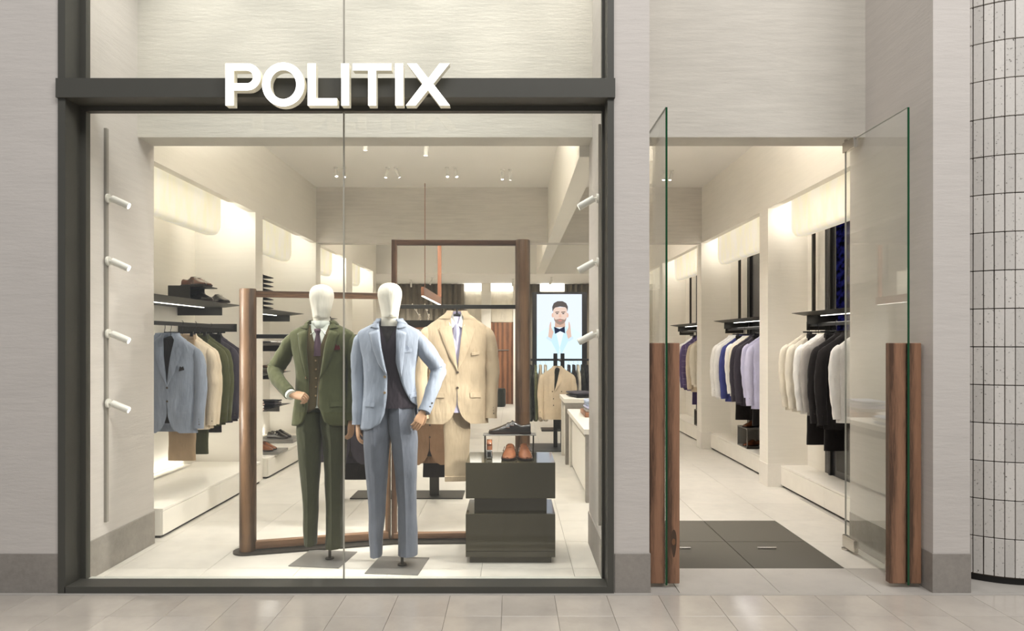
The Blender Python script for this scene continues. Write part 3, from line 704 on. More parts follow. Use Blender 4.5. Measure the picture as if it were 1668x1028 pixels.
for i, (x0, x1) in enumerate(((-1.13, -0.725), (-0.495, 0.025), (0.67, 1.24))):
    w_ = ('left of the pillar', 'right of the pillar', 'behind the portrait screen')[i]
    d = struct('door_%d' % (i+3), label='walnut fitting room door under a lit panel, '+w_, loc=((x0+x1)/2, 16.3, 0))
    h = (x1-x0)/2
    MB().bbox(-h, h, 0, 0.05, 0.0, 1.95, 0.003).build('door_leaf', M['walnut'], d)
    for s in (-1, 1): box(s*h*0.96-0.02, s*h*0.96+0.02, -0.012, 0, 0, 1.96).build('door_trim', M['walnut'], d)
    MB().bbox(-0.16 if i == 1 else -0.1, 0.16 if i == 1 else 0.1, -0.03, -0.005, 1.28, 1.30, 0.003).build('rail_handle', M['gmetal'], d)
    MB().bbox(-h, h, 0.02, 0.05, 1.955, 2.70, 0.003).build('overpanel', FB['cream'], d)
    box(-h, h, -0.1, 0.05, 2.70, HB-0.003).build('light_panel', emit('over_door_light', (1, 0.95, 0.88, 1), 3.0), d)

# ------------------------------------------------------------------ portrait screen
SY = 11.5; q = SY/1112
scr = thing('display_screen', 'tall digital screen showing a man in a white dinner jacket and bow tie', 'screen', ((910.5-834)*q, SY, 0))
def px(zx, zy): return ((860+zx/3.95-910.5)*q, 1.5+(556-(460+zy/3.95))*q)
x0, z1 = px(28, 62); x1, z0 = px(380, 600)
MB().bbox(x0, x1, 0.006, 0.08, z0, z1, 0.004).build('housing', M['bmetal'], scr)
MB().bbox(-0.06, 0.06, 0.05, 0.09, 0, z0+0.1, 0.004).build('stand_post', M['bmetal'], scr)
MB().bbox(-0.3, 0.3, -0.15, 0.25, 0, 0.02, 0.004).build('stand_base', M['bmetal'], scr)
EM = {}
def em(n, r, g, b, st=1.25):
    if n not in EM: EM[n] = emit('screen_'+n, rgb(r, g, b), st)
    return EM[n]
kk = [0]
pic = None
def draw(name, pts, col):
    global pic
    kk[0] += 1; y = 0.005-0.0006*kk[0]
    o = MB().add([(p[0], y, p[1]) for p in [px(*q_) for q_ in pts]], [tuple(range(len(pts)))]).build(name, col, pic or scr)
    if pic is None: pic = o
    return o
def ell(cx, cy, rx, ry, n=20): return [(cx+rx*cos(2*pi*i/n), cy+ry*sin(2*pi*i/n)) for i in range(n)]
draw('display', [(57, 76), (347, 76), (347, 590), (57, 590)], em('bg', 224, 231, 246, 1.15))
draw('picture_jacket', [(57, 345), (80, 318), (120, 296), (165, 276), (250, 276), (290, 296), (330, 322), (347, 345), (347, 590), (57, 590)], em('jacket', 214, 238, 250, 1.2))
draw('picture_shirt', [(170, 280), (244, 280), (224, 360), (204, 420), (186, 360)], em('shirt', 224, 242, 252, 1.2))
draw('picture_lapel', [(165, 282), (176, 300), (203, 418), (197, 470), (150, 380), (140, 340)], em('lapel', 196, 226, 244, 1.15))
draw('picture_lapel', [(247, 282), (236, 300), (206, 418), (212, 470), (258, 380), (266, 340)], em('lapel', 196, 226, 244, 1.15))
draw('picture_neck', [(176, 240), (238, 240), (240, 290), (172, 290)], em('neck', 196, 160, 142))
draw('picture_ear', ell(160, 212, 8, 15), em('ear', 214, 176, 158)); draw('picture_ear', ell(254, 212, 8, 15), em('ear', 214, 176, 158))
draw('picture_face', [(163, 160), (250, 160), (252, 205), (247, 238), (232, 262), (207, 274), (182, 262), (168, 238), (162, 205)], em('face', 226, 198, 184, 1.15))
draw('picture_beard', [(166, 226), (176, 240), (190, 238), (207, 234), (224, 238), (238, 240), (248, 226), (243, 248), (228, 265), (207, 274), (186, 265), (171, 248)], em('beard', 158, 134, 122, 1.1))
draw('picture_mouth', ell(207, 246, 13, 5), em('mouth', 196, 128, 120))
draw('picture_hair', [(158, 190), (156, 158), (166, 134), (190, 121), (222, 121), (246, 134), (257, 158), (254, 190), (249, 170), (240, 160), (206, 156), (176, 162), (166, 172)], em('hair', 96, 86, 82, 1.0))
for cx_ in (188, 227):
    draw('picture_brow', [(cx_-13, 190), (cx_+13, 188), (cx_+13, 193), (cx_-13, 195)], em('brow', 70, 58, 52)); draw('picture_eye', ell(cx_, 201, 8, 3.5), em('eye', 60, 60, 66))
draw('picture_nose', [(202, 204), (212, 204), (217, 226), (197, 226)], em('nose', 216, 176, 158))
draw('picture_bow_tie', [(167, 286), (203, 300), (236, 284), (239, 328), (207, 314), (174, 332)], em('bow', 28, 36, 60))
for s_, bx_ in ((1, 145), (-1, 265)):
    draw('picture_hand', [(bx_+s_*(-16), 360), (bx_+s_*(-12), 320), (bx_+s_*(-8), 282), (bx_+s_*(-2), 256), (bx_+s_*4, 254), (bx_+s_*6, 290), (bx_+s_*14, 310), (bx_+s_*20, 318), (bx_+s_*14, 340), (bx_+s_*8, 362)], em('hand', 218, 184, 170, 1.15))
    draw('picture_cuff', [(bx_-s_*22, 345), (bx_+s_*12, 366), (bx_+s_*4, 382), (bx_-s_*28, 362)], em('cuff', 206, 226, 240, 1.1))
l = bpy.data.lights.new('screen_light', 'AREA'); l.shape = 'RECTANGLE'; l.size = 0.74; l.size_y = 1.3; l.energy = 14; l.color = (0.75, 0.88, 1.0)
o = bpy.data.objects.new('screen_light', l); COL.objects.link(o); o.parent = scr; o.location = (0, -0.02, (z0+z1)/2); o.rotation_euler = (pi/2, 0, 0)

# ------------------------------------------------------------------ pendant bar light
pe = thing('pendant_light', 'copper coloured bar pendant hanging near the middle of the shop', 'pendant lamp', (-1.18, 10.1, 2.1))
MB().bbox(-0.02, 0.02, -1.1, 1.1, 0.0, 0.12, 0.003).build('bar', M['copper'], pe)
box(-0.015, 0.015, -1.08, 1.08, -0.006, 0.0).build('led_strip', M['led'], pe)
MB().tube([(0, -0.85, 0.12), (0, -0.85, CH-2.1)], 0.005, 8).build('wire', M['copper'], pe)
MB().bbox(-0.03, 0.03, 1.0, 1.03, 0.12, CH-2.1, 0.002).build('hanging_strap', M['copper'], pe)

# ------------------------------------------------------------------ timber display screen
ds = thing('folding_screen', 'folding oak display frame with two round posts on a dark floor plate', 'display frame', (-0.9, 5.12, 0))
def lx(x, y): return (x+0.9, y-5.12)
p1, pm, p2 = lx(-1.88, 4.86), lx(-0.885, 5.13), lx(0.08, 5.16)
MB().lathe([(0.058, 0.014), (0.058, 1.867), (0.054, 1.874)], 28, c=(p1[0], p1[1], 0)).build('round_post', M['oak'], ds, 40)
MB().lathe([(0.056, 0.014), (0.056, 2.258), (0.052, 2.265)], 28, c=(p2[0], p2[1], 0)).build('round_post', M['oak'], ds, 40)
def beam(a, b, z0, z1, w, mat, name, parent):
    a, b = Vector(a), Vector(b); d = (b-a); ln = d.length; an = math.atan2(d.y, d.x)
    o = MB().bbox(0, ln, -w/2, w/2, z0, z1, 0.002).build(name, mat, parent); o.location = (a.x, a.y, 0); o.rotation_euler = (0, 0, an); return o
pm1 = (pm[0]-0.045, pm[1]-0.005)
beam(p1, pm1, 1.815, 1.86, 0.04, M['oakx'], 'top_rail', ds)
beam(p1, pm1, 0.022, 0.075, 0.05, M['oakx'], 'bottom_rail', ds)
beam(p1, pm1, 1.52, 1.55, 0.02, M['bmetal'], 'hanging_bar', ds)
MB().bbox(pm1[0]-0.018, pm1[0]+0.018, pm1[1]-0.02, pm1[1]+0.02, 0.02, 1.86, 0.002).build('upright', M['oak'], ds)
MB().bbox(pm[0]-0.018, pm[0]+0.02, pm[1]-0.02, pm[1]+0.02, 0.02, 2.262, 0.002).build('upright', M['oakd'], ds)
beam(pm, p2, 2.222, 2.262, 0.04, M['oakdx'], 'top_rail', ds)
beam(pm, p2, 0.022, 0.062, 0.05, M['oakx'], 'bottom_rail', ds)
beam(pm, p2, 1.745, 1.775, 0.02, M['dmetal'], 'hanging_bar', ds)
def stadium(a, b, r, z0, z1):
    a, b = Vector(a), Vector(b); d = (b-a).normalized(); an = math.atan2(d.y, d.x); pts = []
    pts += [(b.x+r*cos(an-pi/2+pi*i/12), b.y+r*sin(an-pi/2+pi*i/12)) for i in range(13)]
    pts += [(a.x+r*cos(an+pi/2+pi*i/12), a.y+r*sin(an+pi/2+pi*i/12)) for i in range(13)]
    return MB().prism(pts, z0, z1, 'xy')
stadium(p1, pm, 0.10, 0.0, 0.013).build('floor_plate', M['dmetal'], ds)
stadium(pm, p2, 0.10, 0.0, 0.0128).build('floor_plate', M['dmetal'], ds)

# ------------------------------------------------------------------ lacquered plinth
pl = thing('display_plinth', 'glossy olive lacquer plinth of two stacked blocks with a recessed waist', 'plinth', (-0.01, 4.85, 0))
hw = 0.302; y0, y1 = -0.25, 0.19
MB().bbox(-hw, hw, y0, y1, 0.44, 0.682, 0.002).build('upper_block', M['lacq'], pl)
MB().bbox(-hw+0.055, hw-0.055, y0+0.055, y1-0.055, 0.335, 0.44, 0.002).build('waist', M['lacq'], pl)
MB().bbox(-hw, hw, y0, y1, 0.085, 0.335, 0.002).build('lower_block', M['lacq'], pl)
MB().bbox(-hw, hw, y0, y1, 0.045, 0.083, 0.002).build('lower_band', M['lacq'], pl)
MB().bbox(-hw+0.025, hw-0.025, y0+0.025, y1-0.025, 0.0, 0.045, 0.002).build('foot', M['lacq'], pl)
rs_ = thing('shoe_riser', 'slim metal table riser carrying the black shoe on the plinth', 'riser', (-0.02, 4.87, 0.682))
MB().bbox(-0.185, 0.19, -0.06, 0.06, 0.152, 0.158, 0.001).build('top_plate', M['gmetal'], rs_)
for x in (-0.172, 0.172):
    for y in (-0.05, 0.05): MB().tube([(x, y, 0), (x, y, 0.152)], 0.004, 8).build('leg', M['dmetal'], rs_)

# ------------------------------------------------------------------ shoes
def shoe_meshes():
    Lh = 0.29; n = 22; m = 15
    def W(s): return 0.032+0.004*sin(pi*min(s/0.3, 1))+0.016*math.exp(-((s-0.70)/0.22)**2) if s < 0.80 else 0.0450*math.sqrt(max(1-((s-0.80)/0.205)**2, 0.02))
    def Hh(s):
        if s < 0.42: return 0.072-0.012*math.sin(pi*min(max((s-0.02)/0.40, 0), 1))+0.02*max(s-0.22, 0)/0.2
        u = (s-0.42)/0.58; return 0.064*max(1-u, 0)**1.2+0.028
    cx = lambda s: 0.006*sin(pi*s*1.2)
    rs = []
    for i in range(n+1):
        s = i/n; w = W(s); h = Hh(s); y = 0.145-Lh*s      # heel at +y, toe at -y
        op = 0.62 if 0.03 < s < 0.42 else 0.0             # ankle opening
        r = []
        for j in range(m+1):
            a = -1+2*j/m
            if op:
                ang = (abs(a)*(1-op*0.55)+op*0.55)*pi/2; sg = 1 if a >= 0 else -1
            else: ang = abs(a)*pi/2; sg = 1 if a >= 0 else -1
            x = sg*w*sin(ang)**0.75; z = 0.016+(h-0.016)*max(cos(ang), 0)**(0.8)
            if op: z = 0.016+(h-0.016)*min(1, max(cos(ang), 0)/max(cos(op*0.55*pi/2), .01))**0.7
            r.append((x+cx(s), y, z))
        rs.append(r)
    up = MB().rings(rs, closed=False)
    h0 = rs[0]; up.add(h0+[(cx(0), 0.148, 0.016)], [tuple(range(len(h0)))])
    t0 = rs[-1]; up.add(t0, [tuple(range(len(t0)))])
    so = MB()
    def out(s, e): return W(s)+e
    for z0, z1, e, s0, s1 in ((0.009, 0.017, 0.004, -0.008, 1.012), (0.0, 0.011, 0.002, -0.004, 0.27), (0.003, 0.010, 0.002, 0.27, 1.0)):
        left = []; right = []
        for i in range(19):
            s = s0+(s1-s0)*i/18; w = out(min(max(s, 0), 1), e)
            left.append((cx(s)-w, 0.145-Lh*s)); right.append((cx(s)+w, 0.145-Lh*s))
        so.prism(left+right[::-1], z0, z1, 'xy')
    ins = MB(); left = []; right = []
    for i in range(9):
        s = 0.04+0.37*i/8; left.append((cx(s)-W(s)*0.7, 0.145-Lh*s)); right.append((cx(s)+W(s)*0.7, 0.145-Lh*s))
    ins.prism(left+right[::-1], 0.05, 0.052, 'xy')
    def band(s0, s1, e):
        rr = []
        for s in (s0, (s0+s1)/2, s1):
            w = W(s); h = Hh(s); r = []
            for j in range(13):
                a = -1+2*j/12; ang = abs(a)*pi/2*0.86; sg = 1 if a >= 0 else -1
                r.append((sg*(w+e)*sin(ang)**0.75+cx(s), 0.145-Lh*s, 0.016+(h+e-0.016)*max(cos(ang), 0)**0.8))
            rr.append(r)
        return MB().rings(rr, closed=False)
    bk = MB().bbox(-0.002, 0.004, -0.011, 0.011, -0.008, 0.008, 0.0015)
    return dict(upper=up.mesh('upper', L['tan'], 55), sole=so.mesh('sole', L['sole']), lining=ins.mesh('lining', L['lining']),
                strap=band(0.53, 0.575, 0.004).mesh('strap', L['tan'], 50), strap2=band(0.425, 0.465, 0.004).mesh('strap', L['tan'], 50),
                lace=band(0.47, 0.485, 0.004).mesh('lace', L['tan']), buckle=bk.mesh('buckle', M['chrome']))
SH = shoe_meshes()
def shoe(label, loc, rotz, col, kind='monk', group=None, scale=1.0, side=1):
    t_ = thing('dress_shoe', label, 'shoe', loc, rotz, group)
    t_.scale = (scale*side, scale, scale)
    u = inst(SH['upper'], 'upper', L[col], t_); inst(SH['sole'], 'sole', None, t_); inst(SH['lining'], 'lining', None, t_)
    if kind == 'monk':
        for kx, y, z, x in (('strap', -0.015, 0.055, -0.040), ('strap2', 0.016, 0.068, -0.035)):
            b_ = inst(SH[kx], 'strap', L[col], t_); inst(SH['buckle'], 'buckle', None, b_, (x, y, z), (0, 0.35, 0))
    elif kind == 'lace':
        for i in range(3): inst(SH['lace'], 'lace', L['lining'], t_, (0, 0.016-0.016*i, 0.001))
    return t_
ptop = 0.682
shoe('black leather double monk strap shoe on the riser', (-0.015, 4.87, ptop+0.158), radians(-90), 'black', scale=1.02, side=-1)
shoe('tan leather monk strap shoe on the plinth, nearer the belt', (-0.02, 4.80, ptop), radians(-3), 'tan', group='tan shoes on the plinth', scale=1.02)
shoe('tan leather monk strap shoe on the plinth, nearer the riser leg', (0.092, 4.80, ptop), radians(3), 'tan', group='tan shoes on the plinth', scale=1.02, side=-1)
# rolled belt
be = thing('rolled_belt', 'tan leather belt rolled up with a chrome buckle on the plinth', 'belt', (-0.158, 4.80, ptop))
sp = []; 
for i in range(90):
    a = i/90*2*pi*3.2+pi*0.5; r = 0.030+0.032*i/90; sp.append((r*cos(a), 0.066+r*sin(a)))
bm_ = MB(); V = []; F = []
for (y, z) in sp: V += [(-0.018, y, z), (0.018, y, z)]
for i in range(len(sp)-1): F.append((2*i, 2*i+1, 2*i+3, 2*i+2))
bm_.add(V, F).build('strap_coil', L['tan'], be, 60, 0.005)
bu = MB().bbox(-0.022, 0.022, -0.072, -0.064, 0.004, 0.064, 0.003).build('buckle', M['chrome'], be)
MB().bbox(-0.013, 0.013, -0.0735, -0.071, 0.016, 0.052, 0.001).build('buckle_opening', M['bmetal'], bu)

# ------------------------------------------------------------------ tailoring helpers
NEXP = 2.35
class Prof:
    def __init__(s, rows, n=60): s.r = smoothrows(rows, n)
    def wd(s, z): return interp(s.r, z)
    def phx(s, x, z):
        w, d = s.wd(z); u = max(-1, min(1, x/w)); sg = 1 if u >= 0 else -1
        return sg*math.asin(abs(u)**(NEXP/2))
    def at(s, phi, z, off=0.0):
        w, d = s.wd(z); sn, cs = sin(phi), cos(phi)
        x = (w+off)*math.copysign(abs(sn)**(2/NEXP), sn); y = -(d+off)*math.copysign(abs(cs)**(2/NEXP), cs)
        return Vector((x, y, z))
    def front(s, x, z, off=0.0): return s.at(s.phx(x, z), z, off)
def wob(p, amp, sc=9, seed=0.0):
    return p + Vector((noise.noise(p*sc+Vector((seed, 3, 1))), noise.noise(p*sc+Vector((7, seed, 2))), 0))*amp
def lerp_tab(tab, z):
    return interp(tab, z)[0]
def torso(pr, z0, z1, nz, pr_phi, pl_phi, nphi, off, amp=0.004, seed=0.0, zc=None):
    """sheet from the right front edge round the back to the left front edge"""
    rs = []
    for i in range(nz+1):
        z = z0+(z1-z0)*i/nz
        a, b = pr_phi(z), 2*pi+pl_phi(z)
        rs.append([wob(pr.at(a+(b-a)*j/nphi, z, off), amp, 9, seed) for j in range(nphi+1)])
    return MB().rings(rs, closed=False)
def closed_torso(pr, z0, z1, nz, n, off, amp=0.002, seed=0):
    return MB().rings([[wob(pr.at(2*pi*j/n, z0+(z1-z0)*i/nz, off), amp, 9, seed) for j in range(n)] for i in range(nz+1)], True, True, True)
def strip(pr, tab, off, nz=12, ns=5, bulge=0.006, top=0.0, bot=0.0):
    """tab rows: (z, x_edge, x_outer) -> lapel-like sheet lying on the front"""
    rs = []
    z0, z1 = tab[0][0], tab[-1][0]
    for i in range(nz+1):
        z = z0+(z1-z0)*i/nz; xe, xo = interp(tab, z)
        dz = lambda j: (-top*(j/ns)**1.5 if i == nz else (-top*0.5*(j/ns)**1.5 if i == nz-1 else (bot*(j/ns) if i == 0 else 0)))
        rs.append([pr.front(xe+(xo-xe)*j/ns, z+dz(j), off+bulge*sin(pi*min(j/ns*0.8+0.1, 1))*(1 if j < ns else 0.55)) for j in range(ns+1)])
    return MB().rings(rs, closed=False)
def flap(pr, x0, x1, z0, z1, off, slant=0.0):
    n = 6; mb = MB(); rs = []
    for zz, o_ in ((z1, off), (z0, off+0.003), (z0, off-0.006), (z1, off-0.006)):
        rs.append([pr.front(x0+(x1-x0)*j/n, zz+slant*j/n, o_) for j in range(n+1)])
    return mb.rings(rs+[rs[0]], closed=False)
def sleeve(pts, rad, n=14, seg=26, amp=0.006, seed=0.0, flat=1.12, fold=None):
    P_ = catmull(pts, seg); R_ = [interp([(i/(len(rad)-1), r) for i, r in enumerate(rad)], i/seg)[0] for i in range(seg+1)]
    if fold:
        for i in range(len(R_)):
            u = i/seg; R_[i] *= 1+fold[1]*sin(i*2.6)*math.exp(-((u-fold[0])/0.16)**2)
    mb = MB().tube(P_, R_, n, flat)
    out = []
    for i, v in enumerate(mb.v):
        v = Vector(v); ring = i//n
        out.append(tuple(wob(v, amp, 14, seed) if 1 < ring else v))
    mb.v = out; return mb
def button_mesh(r=0.009): return MB().lathe([(r, 0.0), (r, 0.002), (r*0.8, 0.0035), (r*0.55, 0.002), (0, 0.002)], 14).xf(Matrix.Rotation(pi/2, 4, 'X'))
BTN = button_mesh().mesh('button', button_dark, 30); BTNS = button_mesh(0.006).mesh('button', button_dark, 30)
def put_btn(parent, p, mat, me=None, rot=(0, 0, 0)): return inst(me or BTN, 'button', mat, parent, p, rot)

# ---- hands: palm, four fingers and thumb of unequal length, joints bent
def hand_mesh(curl=(0.3, 0.5, 0.4), side=1, thumb=0.5):
    mb = MB()
    # palm: wrist at origin, fingers towards -z, palm looks to -y, thumb on +x*side
    pr = [(0.018, 0.015, 0.0, 0.01), (0.026, 0.016, 0.0, -0.015), (0.036, 0.015, 0.0, -0.05), (0.039, 0.013, 0.0, -0.078), (0.036, 0.010, 0.0, -0.09)]
    mb.rings([[(w*cos(2*pi*k/14), d*sin(2*pi*k/14), z) for k in range(14)] for w, d, c, z in pr])
    for i, (fx, ln, r) in enumerate(((0.027, 0.068, 0.0086), (0.0095, 0.077, 0.009), (-0.0085, 0.071, 0.0086), (-0.0255, 0.056, 0.0077))):
        p = Vector((fx*side, 0, -0.082)); a = 0.05; pts = [p+Vector((0, 0, 0.02)), p]
        for sname, f in enumerate((0.45, 0.32, 0.23)):
            a += curl[sname]*(1+0.08*i); p = p+Vector((-0.04*side*(i-1.5)*-0.3*f*0.2, -sin(a), -cos(a)))*ln*f; pts.append(p)
        mb.tube(catmull(pts, 12), [r*1.05]*5+[r]*4+[r*0.95, r*0.9, r*0.8, r*0.45], 8)
    p = Vector((0.026*side, -0.004, -0.022)); pts = [p, p+Vector((0.018*side, -0.010, -0.022)), p+Vector((0.026*side*(1-thumb*0.4), -0.018-0.01*thumb, -0.048)), p+Vector((0.022*side*(1-thumb), -0.026-0.014*thumb, -0.07))]
    mb.tube(catmull(pts, 10), [0.013, 0.0125, 0.012, 0.0115, 0.011, 0.0105, 0.010, 0.0098, 0.0095, 0.008, 0.004], 8)
    return mb
def place_hand(parent, wrist, fdir, pnorm, curl, side, thumb=0.5, scale=1.0, name='hand'):
    f_ = Vector(fdir).normalized(); n_ = Vector(pnorm); n_ = (n_-f_*n_.dot(f_)).normalized()
    z = -f_; y = -n_; x = y.cross(z)
    m = Matrix((x, y, z)).transposed().to_4x4()
    mb = hand_mesh(curl, side, thumb).xf(Matrix.Translation(wrist) @ m @ Matrix.Scale(scale, 4))
    return mb.build(name, M['handw'], parent, 60)
def mannequin_head(parent, cx, yaw=0.0):
    prof = [(0.0, 1.6585), (0.048, 1.6585), (0.056, 1.664), (0.059, 1.685), (0.0635, 1.712), (0.071, 1.75), (0.078, 1.785), (0.081, 1.812), (0.0765, 1.842), (0.064, 1.866), (0.045, 1.881), (0.024, 1.8885), (0.0, 1.891)]
    rows = smoothrows([(i, r, z) for i, (r, z) in enumerate(prof)], 40); n = 36; rs = []
    for _, r, z in rows:
        r = max(r, 0.0004); ring_ = []
        for k_ in range(n):
            a = 2*pi*k_/n; x = r*cos(a); y = r*1.22*sin(a)
            low = max(0, min(1, (1.80-z)/0.14))
            y += -0.012*low
            if sin(a) < 0: y -= 0.010*math.exp(-(x/0.018)**2)*low*(1 if z > 1.67 else 0); x *= 1-0.10*low*(-sin(a))
            ring_.append((x, y, z))
        rs.append(ring_)
    m = Matrix.Translation((cx, 0.0, 0)) @ Matrix.Rotation(yaw, 4, 'Z')
    MB().rings(rs).xf(m).build('head', M['linen'], parent, 60)
    MB().lathe([(0.062, 1.56), (0.059, 1.60), (0.057, 1.64), (0.056, 1.661)], 28, 1, 1.05).xf(m).build('neck', M['linen'], parent, 50)
def trousers(parent, hips, legs, mat, name='trousers'):
    mb = MB(); n = 28
    for leg in legs:             # rows (z, cx, cy, hw, hd)
        rows = [Vector((r[0], r[1], r[2])) for r in leg]; R2 = [Vector((r[3], r[4], 0)) for r in leg]
        a = catmull(rows, 26); b = catmull(R2, 26); rs = []
        for p, q_ in zip(a, b):
            ring_ = []
            for j in range(n):
                an = 2*pi*j/n; sn, cs = sin(an), cos(an)
                x = q_.x*math.copysign(abs(sn)**0.85, sn); y = -q_.y*math.copysign(abs(cs)**0.9, cs)
                if j == 0: y -= 0.010                 # pressed crease
                v = Vector((p.y+x, p.z+y, p.x)); ring_.append(wob(v, 0.006, 7, p.y*30) if j else v)
            rs.append(ring_)
        mb.rings(rs)
    return mb.build(name, mat, parent, 50)
def base_plate(parent, x0, y0, postx, posty, top, rot):
    o = MB().bbox(-0.175, 0.175, -0.175, 0.175, 0, 0.006, 0.001).build('base_plate', M['gmetal'], parent); o.location = (x0, y0, 0); o.rotation_euler = (0, 0, rot)
    MB().cyl((postx, posty), 0.03, 0.006, 0.014, 20).build('base_collar', M['dmetal'], parent)
    MB().cyl((postx, posty), 0.010, 0.014, top, 14).build('support_rod', M['dmetal'], parent)

# ------------------------------------------------------------------ mannequin in blue
mb_ = thing('mannequin', 'linen mannequin in a pale blue suit over a dark sweater, hand in pocket', 'mannequin', (-0.816, 4.56, 0), 0, 'suited mannequins')
mannequin_head(mb_, 0.0, 0.28)
base_plate(mb_, 0.055, 0.0, 0.082, 0.0, 0.4, -0.09)
bp = Prof([(0.915, .196, .120), (1.0, .190, .120), (1.12, .178, .112), (1.27, .168, .106), (1.38, .182, .116), (1.47, .202, .118), (1.53, .212, .106), (1.565, .204, .092), (1.592, .155, .08), (1.618, .105, .07), (1.64, .078, .066)])
XL = [(0.90, -0.155), (0.918, -0.13), (0.935, -0.085), (0.965, -0.045), (1.03, -0.012), (1.155, 0.003), (1.27, 0.002), (1.30, -0.002), (1.62, -0.060), (1.65, -0.062)]
XR = [(1.06, 0.176), (1.085, 0.162), (1.15, 0.128), (1.24, 0.088), (1.30, 0.07), (1.36, 0.060), (1.60, 0.060), (1.65, 0.06)]
def phR(z): return 1.9 if z < 1.05 else bp.phx(lerp_tab(XR, z), z)+ (0 if z > 1.1 else (1.1-z)/0.05*0.6)
def phL(z): return bp.phx(lerp_tab(XL, z), z)
jk = torso(bp, 0.917, 1.64, 44, phR, phL, 52, 0.0, 0.005, 1).build('jacket', FB['blue'], mb_, 60, 0.004)
strip(bp, [(1.285, 0.0, -0.004), (1.35, -0.012, -0.050), (1.45, -0.030, -0.085), (1.54, -0.046, -0.108), (1.575, -0.052, -0.116)], 0.007, 12, 5, 0.008, 0.022).build('lapel', FB['blue'], jk, 60, 0.003)
strip(bp, [(1.27, 0.083, 0.088), (1.35, 0.062, 0.10), (1.45, 0.060, 0.112), (1.54, 0.060, 0.118), (1.575, 0.060, 0.12)], 0.007, 12, 5, 0.008, 0.022).build('lapel', FB['blue'], jk, 60, 0.003)
def collar(pr, zf, zt, phiR, phiL, off, mat, parent, xo=None):
    rs = []
    for i in range(6):
        u = i/5; row = []
        for j in range(33):
            v = j/32; a = phiR+(2*pi+phiL-phiR)*v
            z = zf+(zt-zf)*u+ (0.012*sin(pi*v) if u > 0.5 else 0.012*sin(pi*v)*u)
            row.append(pr.at(a, z, off+0.006*sin(pi*u)))
        rs.append(row)
    return MB().rings(rs, closed=False).build('collar', mat, parent, 60, 0.003)
strip(bp, [(1.582, -0.053, -0.112), (1.61, -0.058, -0.096), (1.64, -0.060, -0.078)], 0.008, 6, 4, 0.003, 0, 0.012).build('collar', FB['blue'], jk, 60, 0.003)
strip(bp, [(1.582, 0.060, 0.114), (1.61, 0.060, 0.098), (1.64, 0.060, 0.078)], 0.008, 6, 4, 0.003, 0, 0.012).build('collar', FB['blue'], jk, 60, 0.003)
collar(bp, 1.616, 1.645, bp.phx(0.06, 1.62), bp.phx(-0.058, 1.62), 0.008, FB['blue'], jk)
flap(bp, -0.145, -0.078, 1.075, 1.105, 0.005, -0.004).build('pocket_flap', FB['blue'], jk, 30)
flap(bp, 0.142, 0.174, 1.125, 1.155, 0.006, 0.01).build('pocket_flap', FB['blue'], jk, 30)
flap(bp, 0.102, 0.158, 1.425, 1.445, 0.004, 0.008).build('breast_pocket', FB['blue'], jk, 30)
MB().prism([(0.108, 1.44), (0.150, 1.446), (0.140, 1.468), (0.118, 1.476)], bp.front(0.13, 1.45).y-0.006, bp.front(0.13, 1.45).y-0.002).build('pocket_square', FB['paleblue'], jk)
for z in (1.268, 1.165): put_btn(jk, bp.front(-0.013, z, 0.004), button_lt)
s1 = sleeve([(-0.165, 0.0, 1.548), (-0.190, 0.0, 1.505), (-0.206, 0.012, 1.40), (-0.213, 0.02, 1.25), (-0.206, -0.005, 1.08), (-0.205, -0.02, 0.945)], [0.022, 0.050, 0.056, 0.050, 0.045, 0.041], seed=2, fold=(0.5, 0.03)).build('sleeve', FB['blue'], jk, 60)
s2 = sleeve([(0.165, 0.0, 1.548), (0.198, 0.0, 1.505), (0.250, 0.025, 1.42), (0.306, 0.05, 1.340), (0.320, 0.048, 1.300), (0.300, 0.01, 1.225), (0.240, -0.085, 1.035)], [0.022, 0.052, 0.057, 0.055, 0.054, 0.048, 0.040], seed=5, amp=0.009, fold=(0.6, 0.07)).build('sleeve', FB['blue'], jk, 60)
for i in range(3): put_btn(s2, (0.292-0.012*i, -0.085-0.012*i, 1.095-0.022*i), button_dark, BTNS, (0, 0, 0.6))
closed_torso(bp, 1.06, 1.60, 20, 36, -0.010, 0.003, 4).build('sweater', FB['knit'], mb_, 60)
ve = MB().prism([(-0.055, 1.60), (0.058, 1.60), (0.03, 1.545), (0.0, 1.50), (-0.028, 1.545)], 0, 0.002)
strip(bp, [(1.49, 0.0, 0.002), (1.55, -0.030, 0.034), (1.60, -0.055, 0.057)], -0.0085, 8, 8, 0).build('inner_shirt', FB['black'], mb_, 60)
MB().bbox(-0.16, 0.16, -0.113, -0.105, 1.045, 1.075, 0.002)
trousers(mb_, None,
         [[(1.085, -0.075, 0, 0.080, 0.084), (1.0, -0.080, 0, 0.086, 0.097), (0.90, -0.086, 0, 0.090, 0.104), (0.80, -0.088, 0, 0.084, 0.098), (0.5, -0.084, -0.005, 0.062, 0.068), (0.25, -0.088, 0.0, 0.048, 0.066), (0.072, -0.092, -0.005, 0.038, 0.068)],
          [(1.085, 0.075, 0, 0.080, 0.084), (1.0, 0.080, 0, 0.088, 0.100), (0.90, 0.089, 0, 0.093, 0.106), (0.80, 0.100, 0, 0.086, 0.098), (0.5, 0.114, -0.005, 0.066, 0.070), (0.25, 0.119, 0.0, 0.064, 0.066), (0.078, 0.123, -0.005, 0.064, 0.068)]], FB['blue_shaded'])  # same blue cloth as the jacket, shade on the front put into its colour
place_hand(mb_, (-0.206, -0.025, 0.955), (0.0, -0.05, -1), (0.8, 0.3, 0), (0.25, 0.45, 0.35), 1, 0.6, 0.98)
